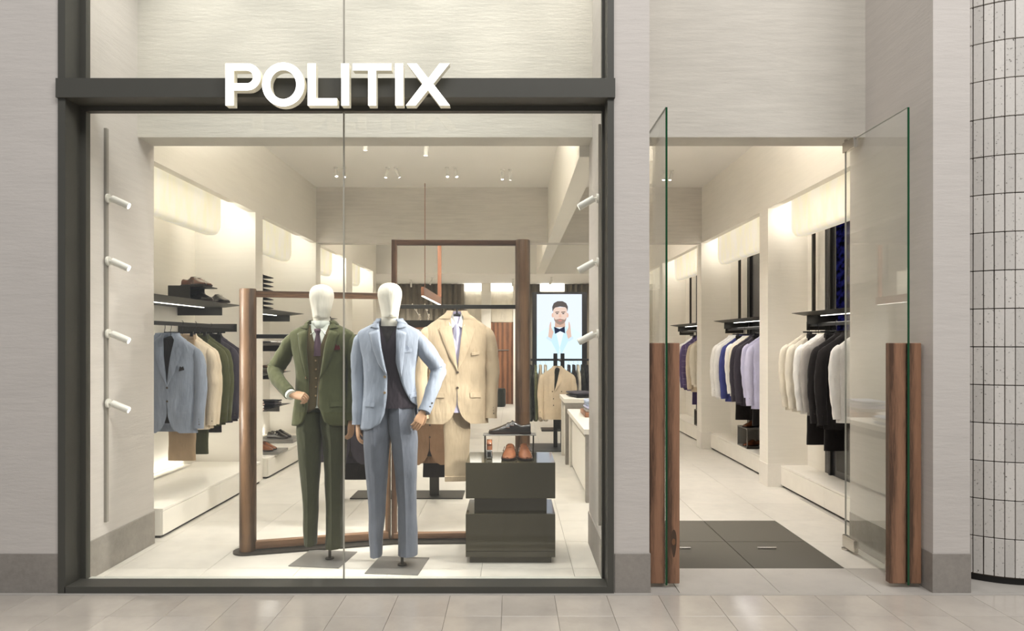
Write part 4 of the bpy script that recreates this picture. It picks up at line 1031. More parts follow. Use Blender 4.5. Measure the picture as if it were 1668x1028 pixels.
place_hand(mb_, (0.236, -0.092, 1.045), (-0.42, -0.28, -1), (-0.55, 0.8, 0), (0.25, 0.4, 0.3), -1, 0.0, 0.95)

# ------------------------------------------------------------------ mannequin in green
mg = thing('mannequin', 'linen mannequin in a green three piece suit with tie, hand at waist', 'mannequin', (-1.31, 4.70, 0), 0, 'suited mannequins')
mannequin_head(mg, 0.0, -0.06)
base_plate(mg, 0.015, 0.0, 0.058, -0.01, 0.4, -0.13)
gp = Prof([(0.925, .202, .120), (1.0, .194, .120), (1.12, .178, .112), (1.27, .170, .106), (1.38, .184, .116), (1.47, .206, .118), (1.53, .218, .106), (1.565, .208, .092), (1.592, .155, .08), (1.618, .105, .07), (1.64, .078, .066)])
GL = [(0.92, -0.16), (0.935, -0.12), (0.965, -0.088), (1.03, -0.066), (1.10, -0.060), (1.285, -0.062), (1.45, -0.070), (1.62, -0.068), (1.65, -0.066)]
GR = [(0.92, 0.13), (0.932, 0.088), (0.96, 0.050), (1.05, 0.018), (1.175, 0.010), (1.293, 0.022), (1.44, 0.046), (1.58, 0.072), (1.65, 0.07)]
def gR(z): return gp.phx(lerp_tab(GR, z), z)
def gL(z): return gp.phx(lerp_tab(GL, z), z)
jg = torso(gp, 0.927, 1.64, 44, gR, gL, 52, 0.0, 0.004, 9).build('jacket', FB['green'], mg, 60, 0.004)
strip(gp, [(1.25, -0.061, -0.066), (1.35, -0.065, -0.094), (1.45, -0.070, -0.115), (1.54, -0.070, -0.128), (1.575, -0.069, -0.134)], 0.007, 12, 5, 0.008, 0.022).build('lapel', FB['green'], jg, 60, 0.003)
strip(gp, [(1.25, 0.016, 0.022), (1.35, 0.033, 0.078), (1.45, 0.048, 0.112), (1.54, 0.066, 0.132), (1.575, 0.071, 0.138)], 0.007, 12, 5, 0.008, 0.022).build('lapel', FB['green'], jg, 60, 0.003)
strip(gp, [(1.582, -0.068, -0.124), (1.61, -0.068, -0.100), (1.636, -0.068, -0.080)], 0.008, 6, 4, 0.003, 0, 0.012).build('collar', FB['green'], jg, 60, 0.003)
strip(gp, [(1.582, 0.071, 0.128), (1.61, 0.072, 0.102), (1.636, 0.072, 0.082)], 0.008, 6, 4, 0.003, 0, 0.012).build('collar', FB['green'], jg, 60, 0.003)
collar(gp, 1.616, 1.638, gp.phx(0.074, 1.62), gp.phx(-0.07, 1.62), 0.008, FB['green'], jg)
flap(gp, -0.155, -0.095, 1.06, 1.09, 0.005).build('pocket_flap', FB['green'], jg, 30)
flap(gp, 0.085, 0.155, 1.06, 1.09, 0.005).build('pocket_flap', FB['green'], jg, 30)
MB().prism([(0.11, 1.44), (0.155, 1.446), (0.146, 1.475), (0.134, 1.468), (0.12, 1.49)], gp.front(0.13, 1.45).y-0.010, gp.front(0.13, 1.45).y-0.004).build('pocket_square', FB['wine'], jg)
put_btn(jg, gp.front(-0.072, 1.255, 0.004), button_lt)
g1 = sleeve([(-0.165, 0.0, 1.548), (-0.200, 0.0, 1.505), (-0.258, 0.025, 1.42), (-0.318, 0.048, 1.335), (-0.330, 0.035, 1.295), (-0.290, -0.045, 1.243), (-0.165, -0.165, 1.152)], [0.022, 0.054, 0.059, 0.057, 0.056, 0.048, 0.040], seed=11, amp=0.010, fold=(0.6, 0.09)).build('sleeve', FB['green'], jg, 60)
g2 = sleeve([(0.165, 0.0, 1.548), (0.198, 0.0, 1.505), (0.216, 0.012, 1.40), (0.222, 0.02, 1.25), (0.214, -0.005, 1.08), (0.208, -0.02, 0.955)], [0.022, 0.052, 0.058, 0.052, 0.046, 0.041], seed=13, fold=(0.5, 0.03)).build('sleeve', FB['green'], jg, 60)
MB().tube([(-0.18, -0.151, 1.160), (-0.150, -0.178, 1.142)], [0.036, 0.035], 14, 1.1).build('shirt_cuff', FB['shirtw'], mg, 40)
place_hand(mg, (-0.158, -0.172, 1.147), (1, -0.18, -0.12), (0.1, 0.6, -0.9), (0.75, 0.9, 0.7), -1, 0.8, 1.0)
place_hand(mg, (0.208, -0.025, 0.965), (0.0, -0.05, -1), (-0.8, 0.3, 0), (0.25, 0.45, 0.35), -1, 0.6, 0.98)
closed_torso(gp, 1.05, 1.615, 20, 36, -0.016, 0.002, 4).build('shirt', FB['shirtw'], mg, 60)
VL = [(1.00, -0.10), (1.05, -0.012), (1.41, 0.0), (1.60, -0.062), (1.65, -0.066)]
VR = [(1.00, 0.10), (1.05, 0.0), (1.41, 0.004), (1.60, 0.066), (1.65, 0.07)]
vs = torso(gp, 1.02, 1.61, 24, lambda z: gp.phx(lerp_tab(VR, z), z), lambda z: gp.phx(lerp_tab(VL, z), z)+0.02, 44, -0.009, 0.002, 3).build('waistcoat', FB['vest'], mg, 60, 0.003)
for i in range(5): put_btn(vs, gp.front(-0.010, 1.37-0.059*i, -0.004), button_lt, BTNS)
# shirt collar wings, tie
for s in (-1, 1):
    a = [(s*0.006, -0.064, 1.588), (s*0.060, -0.030, 1.632), (s*0.064, -0.048, 1.585), (s*0.050, -0.092, 1.545)]
    MB().add(a, [(0, 1, 2, 3)]).build('shirt_collar', FB['shirtw'], mg, False, 0.004)
MB().rings([[(1.03*0.066*cos(t_), 1.03*0.064*sin(t_), z) for t_ in [2*pi*i/28 for i in range(28)]] for z in (1.585, 1.64)], True, False, False).build('shirt_collar_band', FB['shirtw'], mg, 60, 0.003)
tie = MB(); rs = []
for z, w, o_ in ((1.585, 0.021, 0.006), (1.572, 0.023, 0.012), (1.55, 0.013, 0.009), (1.53, 0.016, 0.004), (1.47, 0.027, 0.003), (1.40, 0.034, 0.002)):
    y = gp.front(0, min(z, 1.56), -0.010).y-o_-(0.012 if z > 1.56 else 0)
    rs.append([(-w, y+0.004, z), (-w*0.5, y-0.004, z), (0, y-0.006, z), (w*0.5, y-0.004, z), (w, y+0.004, z), (0, y+0.008, z)])
tie.rings(rs).build('tie', FB['tie'], mg, 50)
trousers(mg, None,
         [[(1.10, -0.074, 0, 0.078, 0.088), (1.0, -0.078, 0, 0.084, 0.097), (0.90, -0.082, 0, 0.087, 0.104), (0.80, -0.082, 0, 0.079, 0.098), (0.5, -0.076, -0.005, 0.058, 0.068), (0.25, -0.076, 0.0, 0.046, 0.064), (0.105, -0.076, -0.005, 0.040, 0.066)],
          [(1.10, 0.074, 0, 0.078, 0.088), (1.0, 0.078, 0, 0.084, 0.097), (0.90, 0.084, 0, 0.087, 0.104), (0.80, 0.090, 0, 0.080, 0.098), (0.5, 0.089, -0.005, 0.062, 0.070), (0.25, 0.087, 0.0, 0.056, 0.064), (0.085, 0.086, -0.005, 0.056, 0.068)]], FB['greend'])

# ------------------------------------------------------------------ hanging garments: templates (z = 0 at the rail)
hp = Prof([(-0.88, .228, .080), (-0.74, .222, .084), (-0.52, .210, .088), (-0.36, .222, .092), (-0.26, .235, .084), (-0.205, .236, .068), (-0.165, .195, .056), (-0.125, .135, .050), (-0.095, .085, .048), (-0.075, .068, .048)])
def hooks(z0=-0.10):
    mb = MB(); pts = [(0, 0, z0), (0, 0, -0.035)]+[(0, 0.018*sin(a)+0.0, -0.012+0.022*-cos(a)) for a in [0.3+i*0.4 for i in range(9)]]
    mb.tube(pts, 0.0025, 6); return mb
HOOK = hooks().mesh('hanger_hook', M['bmetal'], 50)
hb = MB(); rs = []
for i in range(17):
    u = -1+2*i/16; x = 0.19*u; z = -0.105-0.085*abs(u)**1.35; h = 0.030-0.012*abs(u); dd = 0.010+0.018*abs(u)
    rs.append([(x, dd*cos(a), z-0.01+h*sin(a)) for a in [2*pi*k_/10 for k_ in range(10)]])
HBAR = hb.rings(rs).mesh('hanger_shoulder', M['bmetal'], 50)
def jacket_template(double=False, openv=0.045, stop=-0.50, amp=0.007, seed=0):
    xl = [(-0.90, -0.14), (-0.88, -0.10), (-0.86, -0.065), (-0.82, -0.032), (-0.74, -0.006), (stop, 0.004), (-0.12, -openv), (-0.07, -openv-0.005)]
    xr = [(-0.90, 0.14), (-0.88, 0.10), (-0.86, 0.062), (-0.82, 0.028), (-0.74, 0.002), (stop, 0.0), (-0.12, openv), (-0.07, openv+0.005)]
    if double:
        xl = [(-0.90, 0.060), (stop, 0.060), (-0.12, -openv), (-0.07, -openv)]; xr = [(-0.90, -0.05), (stop, -0.05), (stop+0.005, 0.058), (-0.12, openv), (-0.07, openv)]
        xl = [(-0.90, -0.055), (stop, -0.05), (-0.12, -openv), (-0.07, -openv)]; xr = [(-0.90, -0.055), (stop, -0.05), (-0.12, openv), (-0.07, openv)]
    T_ = []
    T_.append(('body', torso(hp, -0.88, -0.078, 30, lambda z: hp.phx(lerp_tab(xr, z), z), lambda z: hp.phx(lerp_tab(xl, z), z), 40, 0, amp, seed).mesh('body', None, 60), 'body'))
    el = [(z, lerp_tab(xl, z)) for z in (stop, stop+0.1, stop+0.2, -0.22, -0.175)]; wl = (0.004, 0.045, 0.07, 0.085, 0.088)
    T_.append(('lapel', strip(hp, [(z, x, x-w) for (z, x), w in zip(el, wl)], 0.006, 12, 5, 0.008, 0.02).mesh('lapel', None, 60), 'body'))
    er = [(z, lerp_tab(xr, z)) for z in (stop, stop+0.1, stop+0.2, -0.22, -0.175)]
    T_.append(('lapel', strip(hp, [(z, x, x+w) for (z, x), w in zip(er, wl)], 0.007, 12, 5, 0.008, 0.02).mesh('lapel', None, 60), 'body'))
    rs = []
    for i in range(5):
        u = i/4; a0, a1 = hp.phx(openv, -0.12), 2*pi+hp.phx(-openv, -0.12)
        rs.append([hp.at(a0+(a1-a0)*j/24, -0.128+u*0.058+0.01*sin(pi*j/24), 0.006+0.004*sin(pi*u)) for j in range(25)])
    T_.append(('collar', MB().rings(rs, closed=False).mesh('collar', None, 60), 'body'))
    for s in (-1, 1):
        T_.append(('sleeve', sleeve([(s*0.185, 0.0, -0.195), (s*0.222, 0.0, -0.235), (s*0.246, 0.005, -0.36), (s*0.256, 0.0, -0.52), (s*0.250, -0.018, -0.70), (s*0.245, -0.03, -0.845)], [0.020, 0.046, 0.054, 0.051, 0.046, 0.042], 12, 20, 0.007, seed+s).mesh('sleeve', None, 60), 'body'))
    for x0, x1 in ((-0.165, -0.09), (0.09, 0.165)):
        T_.append(('pocket_flap', flap(hp, x0, x1, -0.69, -0.655, 0.006).mesh('pocket_flap', None, 30), 'body'))
    T_.append(('breast_pocket', flap(hp, 0.10, 0.155, -0.39, -0.37, 0.006, 0.008).mesh('breast_pocket', None, 30), 'body'))
    T_.append(('lining', closed_torso(hp, -0.80, -0.11, 8, 24, -0.014, 0).mesh('lining', None, 60), 'lining'))
    btn = [(0.003, stop-0.01), (0.003, stop-0.12)] if not double else [(-0.075, -0.45), (0.06, -0.45), (-0.06, -0.56), (0.06, -0.56), (-0.06, -0.66), (0.06, -0.66)]
    return T_, btn
JT = {'a': jacket_template(seed=1), 'b': jacket_template(openv=0.03, stop=-0.42, seed=5, amp=0.008), 'd': jacket_template(True, 0.04, -0.47, seed=8)}
def cuff_buttons(parent, mat):
    for s in (-1, 1):
        for i in range(3): inst(BTNS, 'button', mat, parent, (s*0.262, -0.066, -0.765-0.021*i), (0, 0, s*0.5))
def jacket(label, loc, rotz, mat, kind='a', lining=None, group=None, btn=None, cuffs=False, hanger=True, name='suit_jacket', scale=1.0, bar=True, flat=0.62):
    t_ = thing(name, label, 'jacket', loc, rotz, group); t_.scale = (scale, scale*flat, scale)
    parts, bt = JT[kind]
    for n_, me, mk in parts: inst(me, n_, mat if mk == 'body' else (lining or FB['black']), t_)
    for x, z in bt: put_btn(t_, hp.front(x, z, 0.006), btn or button_dark)
    if cuffs: cuff_buttons(t_, btn or button_dark)
    if hanger:
        inst(HOOK, 'hanger_hook', None, t_)
        if bar: inst(HBAR, 'hanger_shoulder', None, t_)
    return t_
# shirts and knitwear: closed front
SHT = [('body', closed_torso(hp, -0.80, -0.085, 24, 32, 0, 0.008, 2).mesh('body', None, 60))]
for s in (-1, 1): SHT.append(('sleeve', sleeve([(s*0.185, 0.0, -0.195), (s*0.22, 0.0, -0.24), (s*0.240, 0.0, -0.40), (s*0.235, -0.01, -0.58), (s*0.222, -0.02, -0.77)], [0.036, 0.052, 0.050, 0.045, 0.034], 12, 16, 0.008, s*4).mesh('sleeve', None, 60)))
SHT.append(('collar', MB().rings([[hp.at(2*pi*j/24, -0.125+u*0.05, 0.006) for j in range(24)] for u in (0, 0.5, 1)], True, False, False).mesh('collar', None, 60)))
def shirt(label, loc, rotz, mat, group=None, scale=1.0, name='shirt', cat='shirt'):
    t_ = thing(name, label, cat, loc, rotz, group); t_.scale = (scale, scale*0.5, scale)
    for n_, me in SHT: inst(me, n_, mat, t_)
    inst(HOOK, 'hanger_hook', None, t_); return t_
# trousers folded flat, clipped or draped
def flat_trousers(w0, w1, z0, z1, d=0.020):
    rs = []
    for i in range(17):
        u = i/16; z = z0+(z1-z0)*u; w = w0+(w1-w0)*u
        r = []
        for j in range(24):
            a = 2*pi*j/24; sn, cs = sin(a), cos(a)
            v = Vector((w*math.copysign(abs(sn)**0.6, sn), -d*math.copysign(abs(cs)**0.6, cs), z)); r.append(wob(v, 0.006, 8, w*50) if z < z0-0.02 else v)
        rs.append(r)
    return MB().rings(rs)
TRM = flat_trousers(0.105, 0.112, -0.085, -1.10).mesh('legs', None, 60)
TRW = MB().bbox(-0.108, 0.108, -0.022, 0.022, -0.10, -0.06, 0.004).mesh('waistband', None)
CLIP = MB().bbox(-0.15, 0.15, -0.006, 0.006, -0.05, -0.036, 0.002).box(-0.10, -0.075, -0.026, 0.026, -0.075, -0.035).box(0.075, 0.10, -0.026, 0.026, -0.075, -0.035).mesh('clip_hanger', M['bmetal'])
def trouser_pair(label, loc, rotz, mat, group=None, scale=1.0, clip=True):
    t_ = thing('trousers', label, 'trousers', loc, rotz, group); t_.scale = (scale,)*3
    inst(TRM, 'legs', mat, t_); inst(TRW, 'waistband', mat, t_)
    if clip: inst(CLIP, 'clip_hanger', None, t_); inst(HOOK, 'hanger_hook', None, t_, (0, 0, 0.045))
    return t_

# ---- the sand suit on the display frame
su = jacket('sand suit jacket with pale shirt and trousers hanging on the oak frame', (-0.415, 5.145, 1.800), 0.10, FB['sand'], 'a', FB['shirtl'], None, button_dark, True, True, 'hanging_suit', 1.04, True, 0.95)
MB().tube([(0, 0, -0.04), (0, 0, -0.12)], 0.006, 8).build('hanger_neck', M['bmetal'], su)
for s in (-1, 1):
    a = [(s*0.004, -0.052, -0.175), (s*0.036, -0.05, -0.072), (s*0.066, -0.03, -0.085), (s*0.050, -0.066, -0.20)]
    MB().add(a, [(0, 1, 2, 3)]).build('shirt_collar', FB['white'], su, False, 0.004)
MB().rings([[(0.05*cos(t_), -0.004+0.045*sin(t_), z) for t_ in [pi*i/16-0.2 for i in range(19)]] for z in (-0.12, -0.07)], False).build('shirt_collar_stand', FB['shirtl'], su, 60, 0.003)
MB().box(-0.018, 0.018, -0.03, -0.026, -0.135, -0.115).build('neck_label', M['bmetal'], su)
rs = []
for z, w in ((-0.165, 0.012), (-0.20, 0.02), (-0.27, 0.022), (-0.33, 0.010)): rs.append([(-w-0.004, -0.066, z), (-0.004, -0.076, z), (w-0.004, -0.066, z), (-0.004, -0.06, z)])
MB().rings(rs).build('tie', FB['lilac'], su, 50)
tl = flat_trousers(0.105, 0.085, -0.60, -1.30, 0.022).build('trousers', FB['sand'], su, 60)
box(-0.004, 0.004, -0.028, -0.018, -1.29, -0.86)
MB().bbox(-0.088, 0.088, -0.026, 0.026, -1.30, -1.262, 0.003).build('cuff', FB['sand'], tl)

# ---- first left niche
G = 'suits on the first left rail'
RZ = 1.632; RXl = -2.80
lst = [('blue', 5.60, 'pale blue suit jacket with pocket square at the front of the left rail', 'a', -0.06), ('blue', 5.70, 'pale blue suit jacket just behind the front one on the left rail', 'a', 0.12),
       ('beige', 5.80, 'beige suit jacket nearer the blue jackets on the left rail', 'b', 0.05), ('beige', 5.89, 'beige suit jacket nearer the green jackets on the left rail', 'b', -0.03),
       ('green', 6.02, 'olive green suit jacket nearer the beige jackets on the left rail', 'a', 0.06), ('green', 6.14, 'olive green suit jacket nearer the dark jackets on the left rail', 'b', -0.05),
       ('navy', 6.28, 'charcoal jacket nearer the green ones on the left rail', 'a', 0.04), ('navy', 6.41, 'charcoal jacket at the far end of the left rail', 'b', -0.04)]
for c, y, lb, kd, r in lst:
    xx = RXl-(0.10 if y == 5.70 else 0.0)
    j_ = jacket(lb, (xx, y, RZ), r, FB[c], kd, FB['black'], G, button_dark, True)
    if y == 5.60:
        MB().prism([(0.105, -0.375), (0.15, -0.365), (0.14, -0.335), (0.128, -0.345), (0.115, -0.335)], -0.108, -0.10).build('pocket_square', FB['black'], j_)
trouser_pair('tan trousers clipped behind the blue jackets on the left rail', (-2.78, 5.755, RZ-0.015), 0.0, FB['tan'], G, 1.02)
trouser_pair('dark green trousers clipped behind the beige jackets on the left rail', (-2.76, 5.955, RZ-0.015), 0.0, FB['greend'], G, 1.0)
trouser_pair('charcoal trousers clipped behind the green jackets on the left rail', (-2.74, 6.215, RZ-0.015), 0.0, FB['black'], G, 0.86)
# riser box and shoes on the shelf
rb = thing('shelf_riser', 'dark open box riser with shoes on the first left shelf', 'riser', (-2.93, 6.36, 1.866))
for (x0, x1, y0, y1, z0, z1) in ((-0.20, 0.12, -0.15, 0.15, 0.132, 0.142), (-0.20, 0.0, -0.15, -0.142, 0.0, 0.132), (-0.20, 0.0, 0.142, 0.15, 0.0, 0.132), (-0.20, -0.192, -0.142, 0.142, 0.0, 0.132)):
    box(x0, x1, y0, y1, z0, z1).build('riser_panel', M['dmetal'], rb)
shoe('brown leather shoe on top of the dark riser, nearer the window', (-2.93, 6.30, 2.008), radians(62), 'brown', 'lace', 'shoes on the first left shelf')
shoe('brown leather shoe on top of the dark riser, farther back', (-2.93, 6.42, 2.008), radians(62), 'brown', 'lace', 'shoes on the first left shelf')
shoe('black leather shoe on the shelf beside the riser', (-2.86, 6.28, 1.866), radians(62), 'black', 'lace', 'shoes on the first left shelf')
shoe('black leather shoe on the shelf at the far side of the riser', (-2.84, 6.60, 1.866), radians(62), 'black', 'lace', 'shoes on the first left shelf')

# ---- right niches: rail garments seen from the aisle, far to near
RZR = 1.642; RXr = 2.84
def rack_right(items, group, where):
    for i, (kind, c, y, what) in enumerate(items):
        lb = what + ' ' + where
        r = 0.06*((i % 3)-1)
        if kind == 'j': jacket(lb, (RXr, y, RZR), r, FB[c], 'ab'[i % 2], FB['black'], group, button_dark, True, True)
        elif kind == 's': shirt(lb, (RXr, y, RZR), r, FB[c], group)
        elif kind == 'k': shirt(lb, (RXr, y, RZR), r, FB[c], group, name='knitted_sweater', cat='sweater')
        else: trouser_pair(lb, (RXr-0.02, y, RZR-0.015), r, FB[c], group, 0.98)
rack_right([('k', 'cream', 6.52, 'cream sweater at the far end'), ('k', 'cream', 6.38, 'second cream sweater'), ('t', 'black', 6.28, 'black trousers clipped between the sweaters'),
            ('k', 'white', 6.18, 'white sweater'), ('k', 'grey', 6.05, 'pale grey sweater'), ('t', 'black', 5.93, 'black trousers beside the grey sweater'), ('j', 'black', 5.84, 'black jacket beside the grey sweater'), ('j', 'black', 5.72, 'black jacket beside the white shirt'),
            ('s', 'white', 5.52, 'white shirt')], 'clothes in the first right niche', 'on the first right rail')
rack_right([('j', 'white', 8.72, 'white jacket at the far end'), ('j', 'white', 8.58, 'second white jacket from the far end'), ('j', 'royal', 8.38, 'royal blue jacket'), ('t', 'black', 8.27, 'black trousers clipped beside the blue jacket'),
            ('s', 'white', 8.19, 'white shirt nearer the blue jacket'), ('s', 'cream', 8.06, 'cream shirt nearer the dark jackets'), ('j', 'navy', 7.94, 'dark charcoal jacket nearer the shirts'), ('j', 'navy', 7.80, 'dark charcoal jacket nearer the lilac shirt'), ('t', 'black', 7.70, 'black trousers beside the lilac shirt'),
            ('s', 'lilac', 7.60, 'lilac shirt'), ('j', 'lilac', 7.46, 'pale lilac jacket nearest the doorway')], 'clothes in the second right niche', 'on the second right rail')
rack_right([('s', 'white', 10.5, 'white shirt at the far end'), ('j', 'purple', 10.36, 'plain purple jacket'), ('t', 'purple', 10.27, 'purple trousers'), ('j', 'pcheck', 10.18, 'purple checked jacket'), ('j', 'beige', 9.96, 'beige jacket'), ('s', 'cream', 9.84, 'cream shirt nearest the doorway')], 'clothes in the third right niche', 'on the third right rail')
# shoe cubes on the right benches
def shoe_cube(loc, ordn, col):
    t_ = thing('shoe_cube', 'dark open metal shoe cube on the %s right bench' % ordn, 'display cube', loc)
    w, d, h, th_ = 0.12, 0.17, 0.24, 0.012
    for (x0, x1, y0, y1, z0, z1) in ((-w, w, -d, d, 0, th_), (-w, w, -d, d, h-th_, h), (-w, -w+th_, -d, -d+th_, th_, h-th_), (w-th_, w, -d, d, th_, h-th_), (-w, w-th_, d-th_, d, th_, h-th_)):
        box(x0, x1, y0, y1, z0, z1).build('cube_panel', M['cube'], t_)
    box(-w, w, -d, -d+0.004, 0, 0.03).build('front_lip', M['dmetal'], t_)
    g = 'shoes on the shoe cubes'
    shoe('%s shoe on top of the shoe cube on the %s right bench' % (col, ordn), (loc[0]-0.01, loc[1], loc[2]+h), radians(-60), 'brown' if 'brown' in col else 'tan', 'lace', g, 0.92)
    shoe('%s shoe inside the shoe cube on the %s right bench' % (col, ordn), (loc[0]-0.01, loc[1], loc[2]+th_), radians(-62), 'brown' if 'brown' in col else 'tan', 'lace', g, 0.85)
shoe_cube((2.90, 8.25, 0.226), 'second', 'dark brown')
shoe_cube((2.90, 10.25, 0.226), 'third', 'tan')
# black tiered racks on the top shelves
def tier_rack(loc, n, label, s):
    t_ = thing('tiered_rack', label, 'display rack', loc)
    MB().bbox(-0.03, 0.03, -0.10, 0.10, 0, 0.012, 0.002).build('rack_foot', M['bmetal'], t_)
    box(-0.012, 0.012, 0.06, 0.085, 0.012, 0.052*n+0.02).build('rack_spine', M['bmetal'], t_)
    pf = [(-0.11, 0.018), (0.10, 0.018), (0.14, 0.022), (0.14, 0.028), (0.08, 0.048), (-0.11, 0.048)]
    me = MB().prism([(s*p[0], p[1]) for p in pf], -0.12, 0.06).mesh('tray', FB['black'])
    for i in range(n): inst(me, 'tray', None, t_, (0, 0, 0.052*i))
tier_rack((-2.99, 8.10, 1.866), 8, 'black tiered rack of stacked pieces on the second left top shelf', 1)
tier_rack((2.90, 10.05, 1.766), 9, 'black tiered rack of stacked pieces on the third right shelf', -1)

# ---- folded clothes
def folded_mesh(w, d, h):
    rs = []
    for i in range(9):
        u = -1+2*i/8
        rs.append([(w*(1-0.05*abs(u)**4)*math.copysign(abs(cos(a))**0.35, cos(a)), d*u, h/2+h/2*math.copysign(abs(sin(a))**0.8, sin(a))*(1-0.25*abs(u)**5)) for a in [2*pi*k_/20 for k_ in range(20)]])
    mb = MB().rings(rs); mb.v = [tuple(wob(Vector(v), 0.006, 18) if v[2] > 0.004 else v) for v in mb.v]; return mb
FM = folded_mesh(0.12, 0.155, 0.028).mesh('cloth', None, 60); FL = MB().rings([[(0.118*u, -0.157-0.012*cos(a)*1, 0.014+0.011*sin(a)) for a in [pi*k_/8-pi/2 for k_ in range(9)]] for u in (-1, -0.5, 0, 0.5, 1)], False).mesh('fold', None, 60)
def folded(what, loc, rotz, cols, group, scale=1.0):
    for i, c in enumerate(cols):
        pos = '' if len(cols) == 1 else (', bottom' if i == 0 else (', topmost' if i == len(cols)-1 else ', %s from bottom' % ('two', 'three', 'four', 'five')[i-1]))
        t_ = thing('folded_garment', what % CN[c] + pos, 'folded clothes', (loc[0]+0.004*((i*7) % 3-1), loc[1], loc[2]+0.0285*i*scale), rotz+0.03*((i*5) % 3-1), group); t_.scale = (scale,)*3
        inst(FM, 'cloth', FB[c], t_); inst(FL, 'fold', FB[c], t_)
CN = dict(white='white', black='black', navy='charcoal', pink='dusty pink', paleblue='pale blue', lilac='lilac', cream='cream', brown='brown', grey='grey')
gq = 'folded clothes on the second left shelves'
folded('folded %s shirt at the near end of the upper left folding shelf', (-3.07, 7.72, 1.476), pi/2, ['white'], gq)
folded('folded %s shirt in the middle of the upper left folding shelf', (-3.07, 8.10, 1.476), pi/2, ['black'], gq)
folded('folded %s shirt at the far end of the upper left folding shelf', (-3.07, 8.60, 1.476), pi/2, ['white'], gq)
folded('folded %s shirt at near end of middle left shelf', (-3.07, 7.75, 1.111), pi/2, ['white', 'navy', 'white', 'navy'], gq)
folded('folded %s shirt at far end of middle left shelf', (-3.07, 8.65, 1.111), pi/2, ['pink', 'cream', 'brown'], gq)
folded('folded %s knit at near end of lowest left shelf', (-3.06, 7.85, 0.691), pi/2, ['pink', 'white', 'pink', 'pink'], gq)
folded('folded %s knit at far end of lowest left shelf', (-3.06, 8.45, 0.691), pi/2, ['black', 'navy', 'black'], gq)
# shoe trays on the second left bench
for i, (y, x, col, kd) in enumerate(((8.70, -2.98, 'black', 'monk'), (7.82, -2.86, 'tan', 'lace'))):
    tr = thing('shoe_tray', 'low metal tray of %s shoes on the second left bench' % ('black' if i == 0 else 'tan'), 'tray', (x, y, 0.226))
    MB().bbox(-0.20, 0.24, -0.17, 0.17, 0, 0.05 if i == 0 else 0.03, 0.002).build('tray_block', M['gmetal'], tr)
    z = 0.226+(0.05 if i == 0 else 0.03)
    for k_, dy in enumerate((-0.06, 0.06)):
        shoe('%s leather shoe on the low tray of the second left bench, %s' % (col, ('nearer', 'farther')[k_]), (x+0.02, y+dy, z), radians(70), col, kd, 'shoes on the second left bench')
shoe('dark brown shoe on the third left shelf, nearer', (-3.02, 10.75, 1.866), radians(65), 'black', 'lace', 'shoes on the third left shelf')
shoe('dark brown shoe on the third left shelf, farther', (-3.02, 10.92, 1.866), radians(65), 'brown', 'lace', 'shoes on the third left shelf')

# ---- floor rack behind the mannequins
fr_ = thing('floor_rack', 'dark metal floor rack behind the blue mannequin with a tray on top', 'clothes rack', (-1.01, 6.6, 0))
MB().bbox(-0.53, 0.54, -0.12, 0.22, 0, 0.012, 0.002).build('base_plate', M['dmetal'], fr_)
for x in (-0.24, 0.26): MB().bbox(x-0.045, x+0.045, -0.02, 0.02, 0.012, 1.62, 0.002).build('post', M['dmetal'], fr_)
MB().bbox(-0.29, 0.30, -0.1, 0.1, 1.62, 1.632, 0.002).build('tray_floor', M['copper'], fr_)
for y in (-0.1, 0.094): box(-0.29, 0.30, y, y+0.006, 1.632, 1.70).build('tray_side', M['dmetal'], fr_)
for x in (-0.29, 0.294): box(x, x+0.006, -0.094, 0.094, 1.632, 1.70).build('tray_side', M['dmetal'], fr_)
MB().bbox(-0.55, 0.45, -0.012, 0.012, 1.255, 1.285, 0.002).build('cross_bar', M['bmetal'], fr_)
for x in (-0.50, 0.245): MB().bbox(x-0.01, x+0.01, -0.32, 0.0, 1.258, 1.282, 0.002).build('hanging_arm', M['bmetal'], fr_)
tw = thing('dried_branch', 'two pale dried branches in the tray of the floor rack', 'branch', (-0.86, 6.6, 1.633))
for i, (x, dx) in enumerate(((0.0, -0.11), (0.06, -0.05))):
    pts = [(x, 0, 0), (x+dx*0.3, 0.0, 0.08), (x+dx*0.5+0.015, 0, 0.12), (x+dx, 0, 0.22)]
    b_ = MB().tube(catmull(pts, 8), 0.004, 6).build('twig', M['whitem'], tw)
    for p in catmull(pts, 6)[2:]: MB().lathe([(0.001, -0.012), (0.008, 0), (0.001, 0.014)], 8, c=tuple(p+Vector((0.008, 0, 0)))).build('bud', FB['cream'], b_)
jacket('brown suit jacket hanging low on the floor rack behind the sand trousers', (-0.765, 6.36, 1.235), 0.05, FB['brown'], 'a', FB['black'], 'jackets on the floor rack', button_dark, True)
trouser_pair('black trousers hanging behind the brown jacket on the floor rack', (-0.74, 6.47, 1.225), 0, FB['black'], 'jackets on the floor rack', 0.92)
jacket('charcoal jacket on the floor rack left of the blue mannequin, in front', (-1.51, 6.36, 1.235), 0.3, FB['navy'], 'a', FB['black'], 'jackets on the floor rack', button_dark, True)
jacket('black jacket on the floor rack left of the blue mannequin, behind', (-1.55, 6.50, 1.235), 0.1, FB['black'], 'b', FB['black'], 'jackets on the floor rack', button_dark, True)
trouser_pair('black trousers hanging low behind the charcoal jacket on the floor rack', (-1.50, 6.57, 1.215), 0, FB['black'], 'jackets on the floor rack', 0.95)

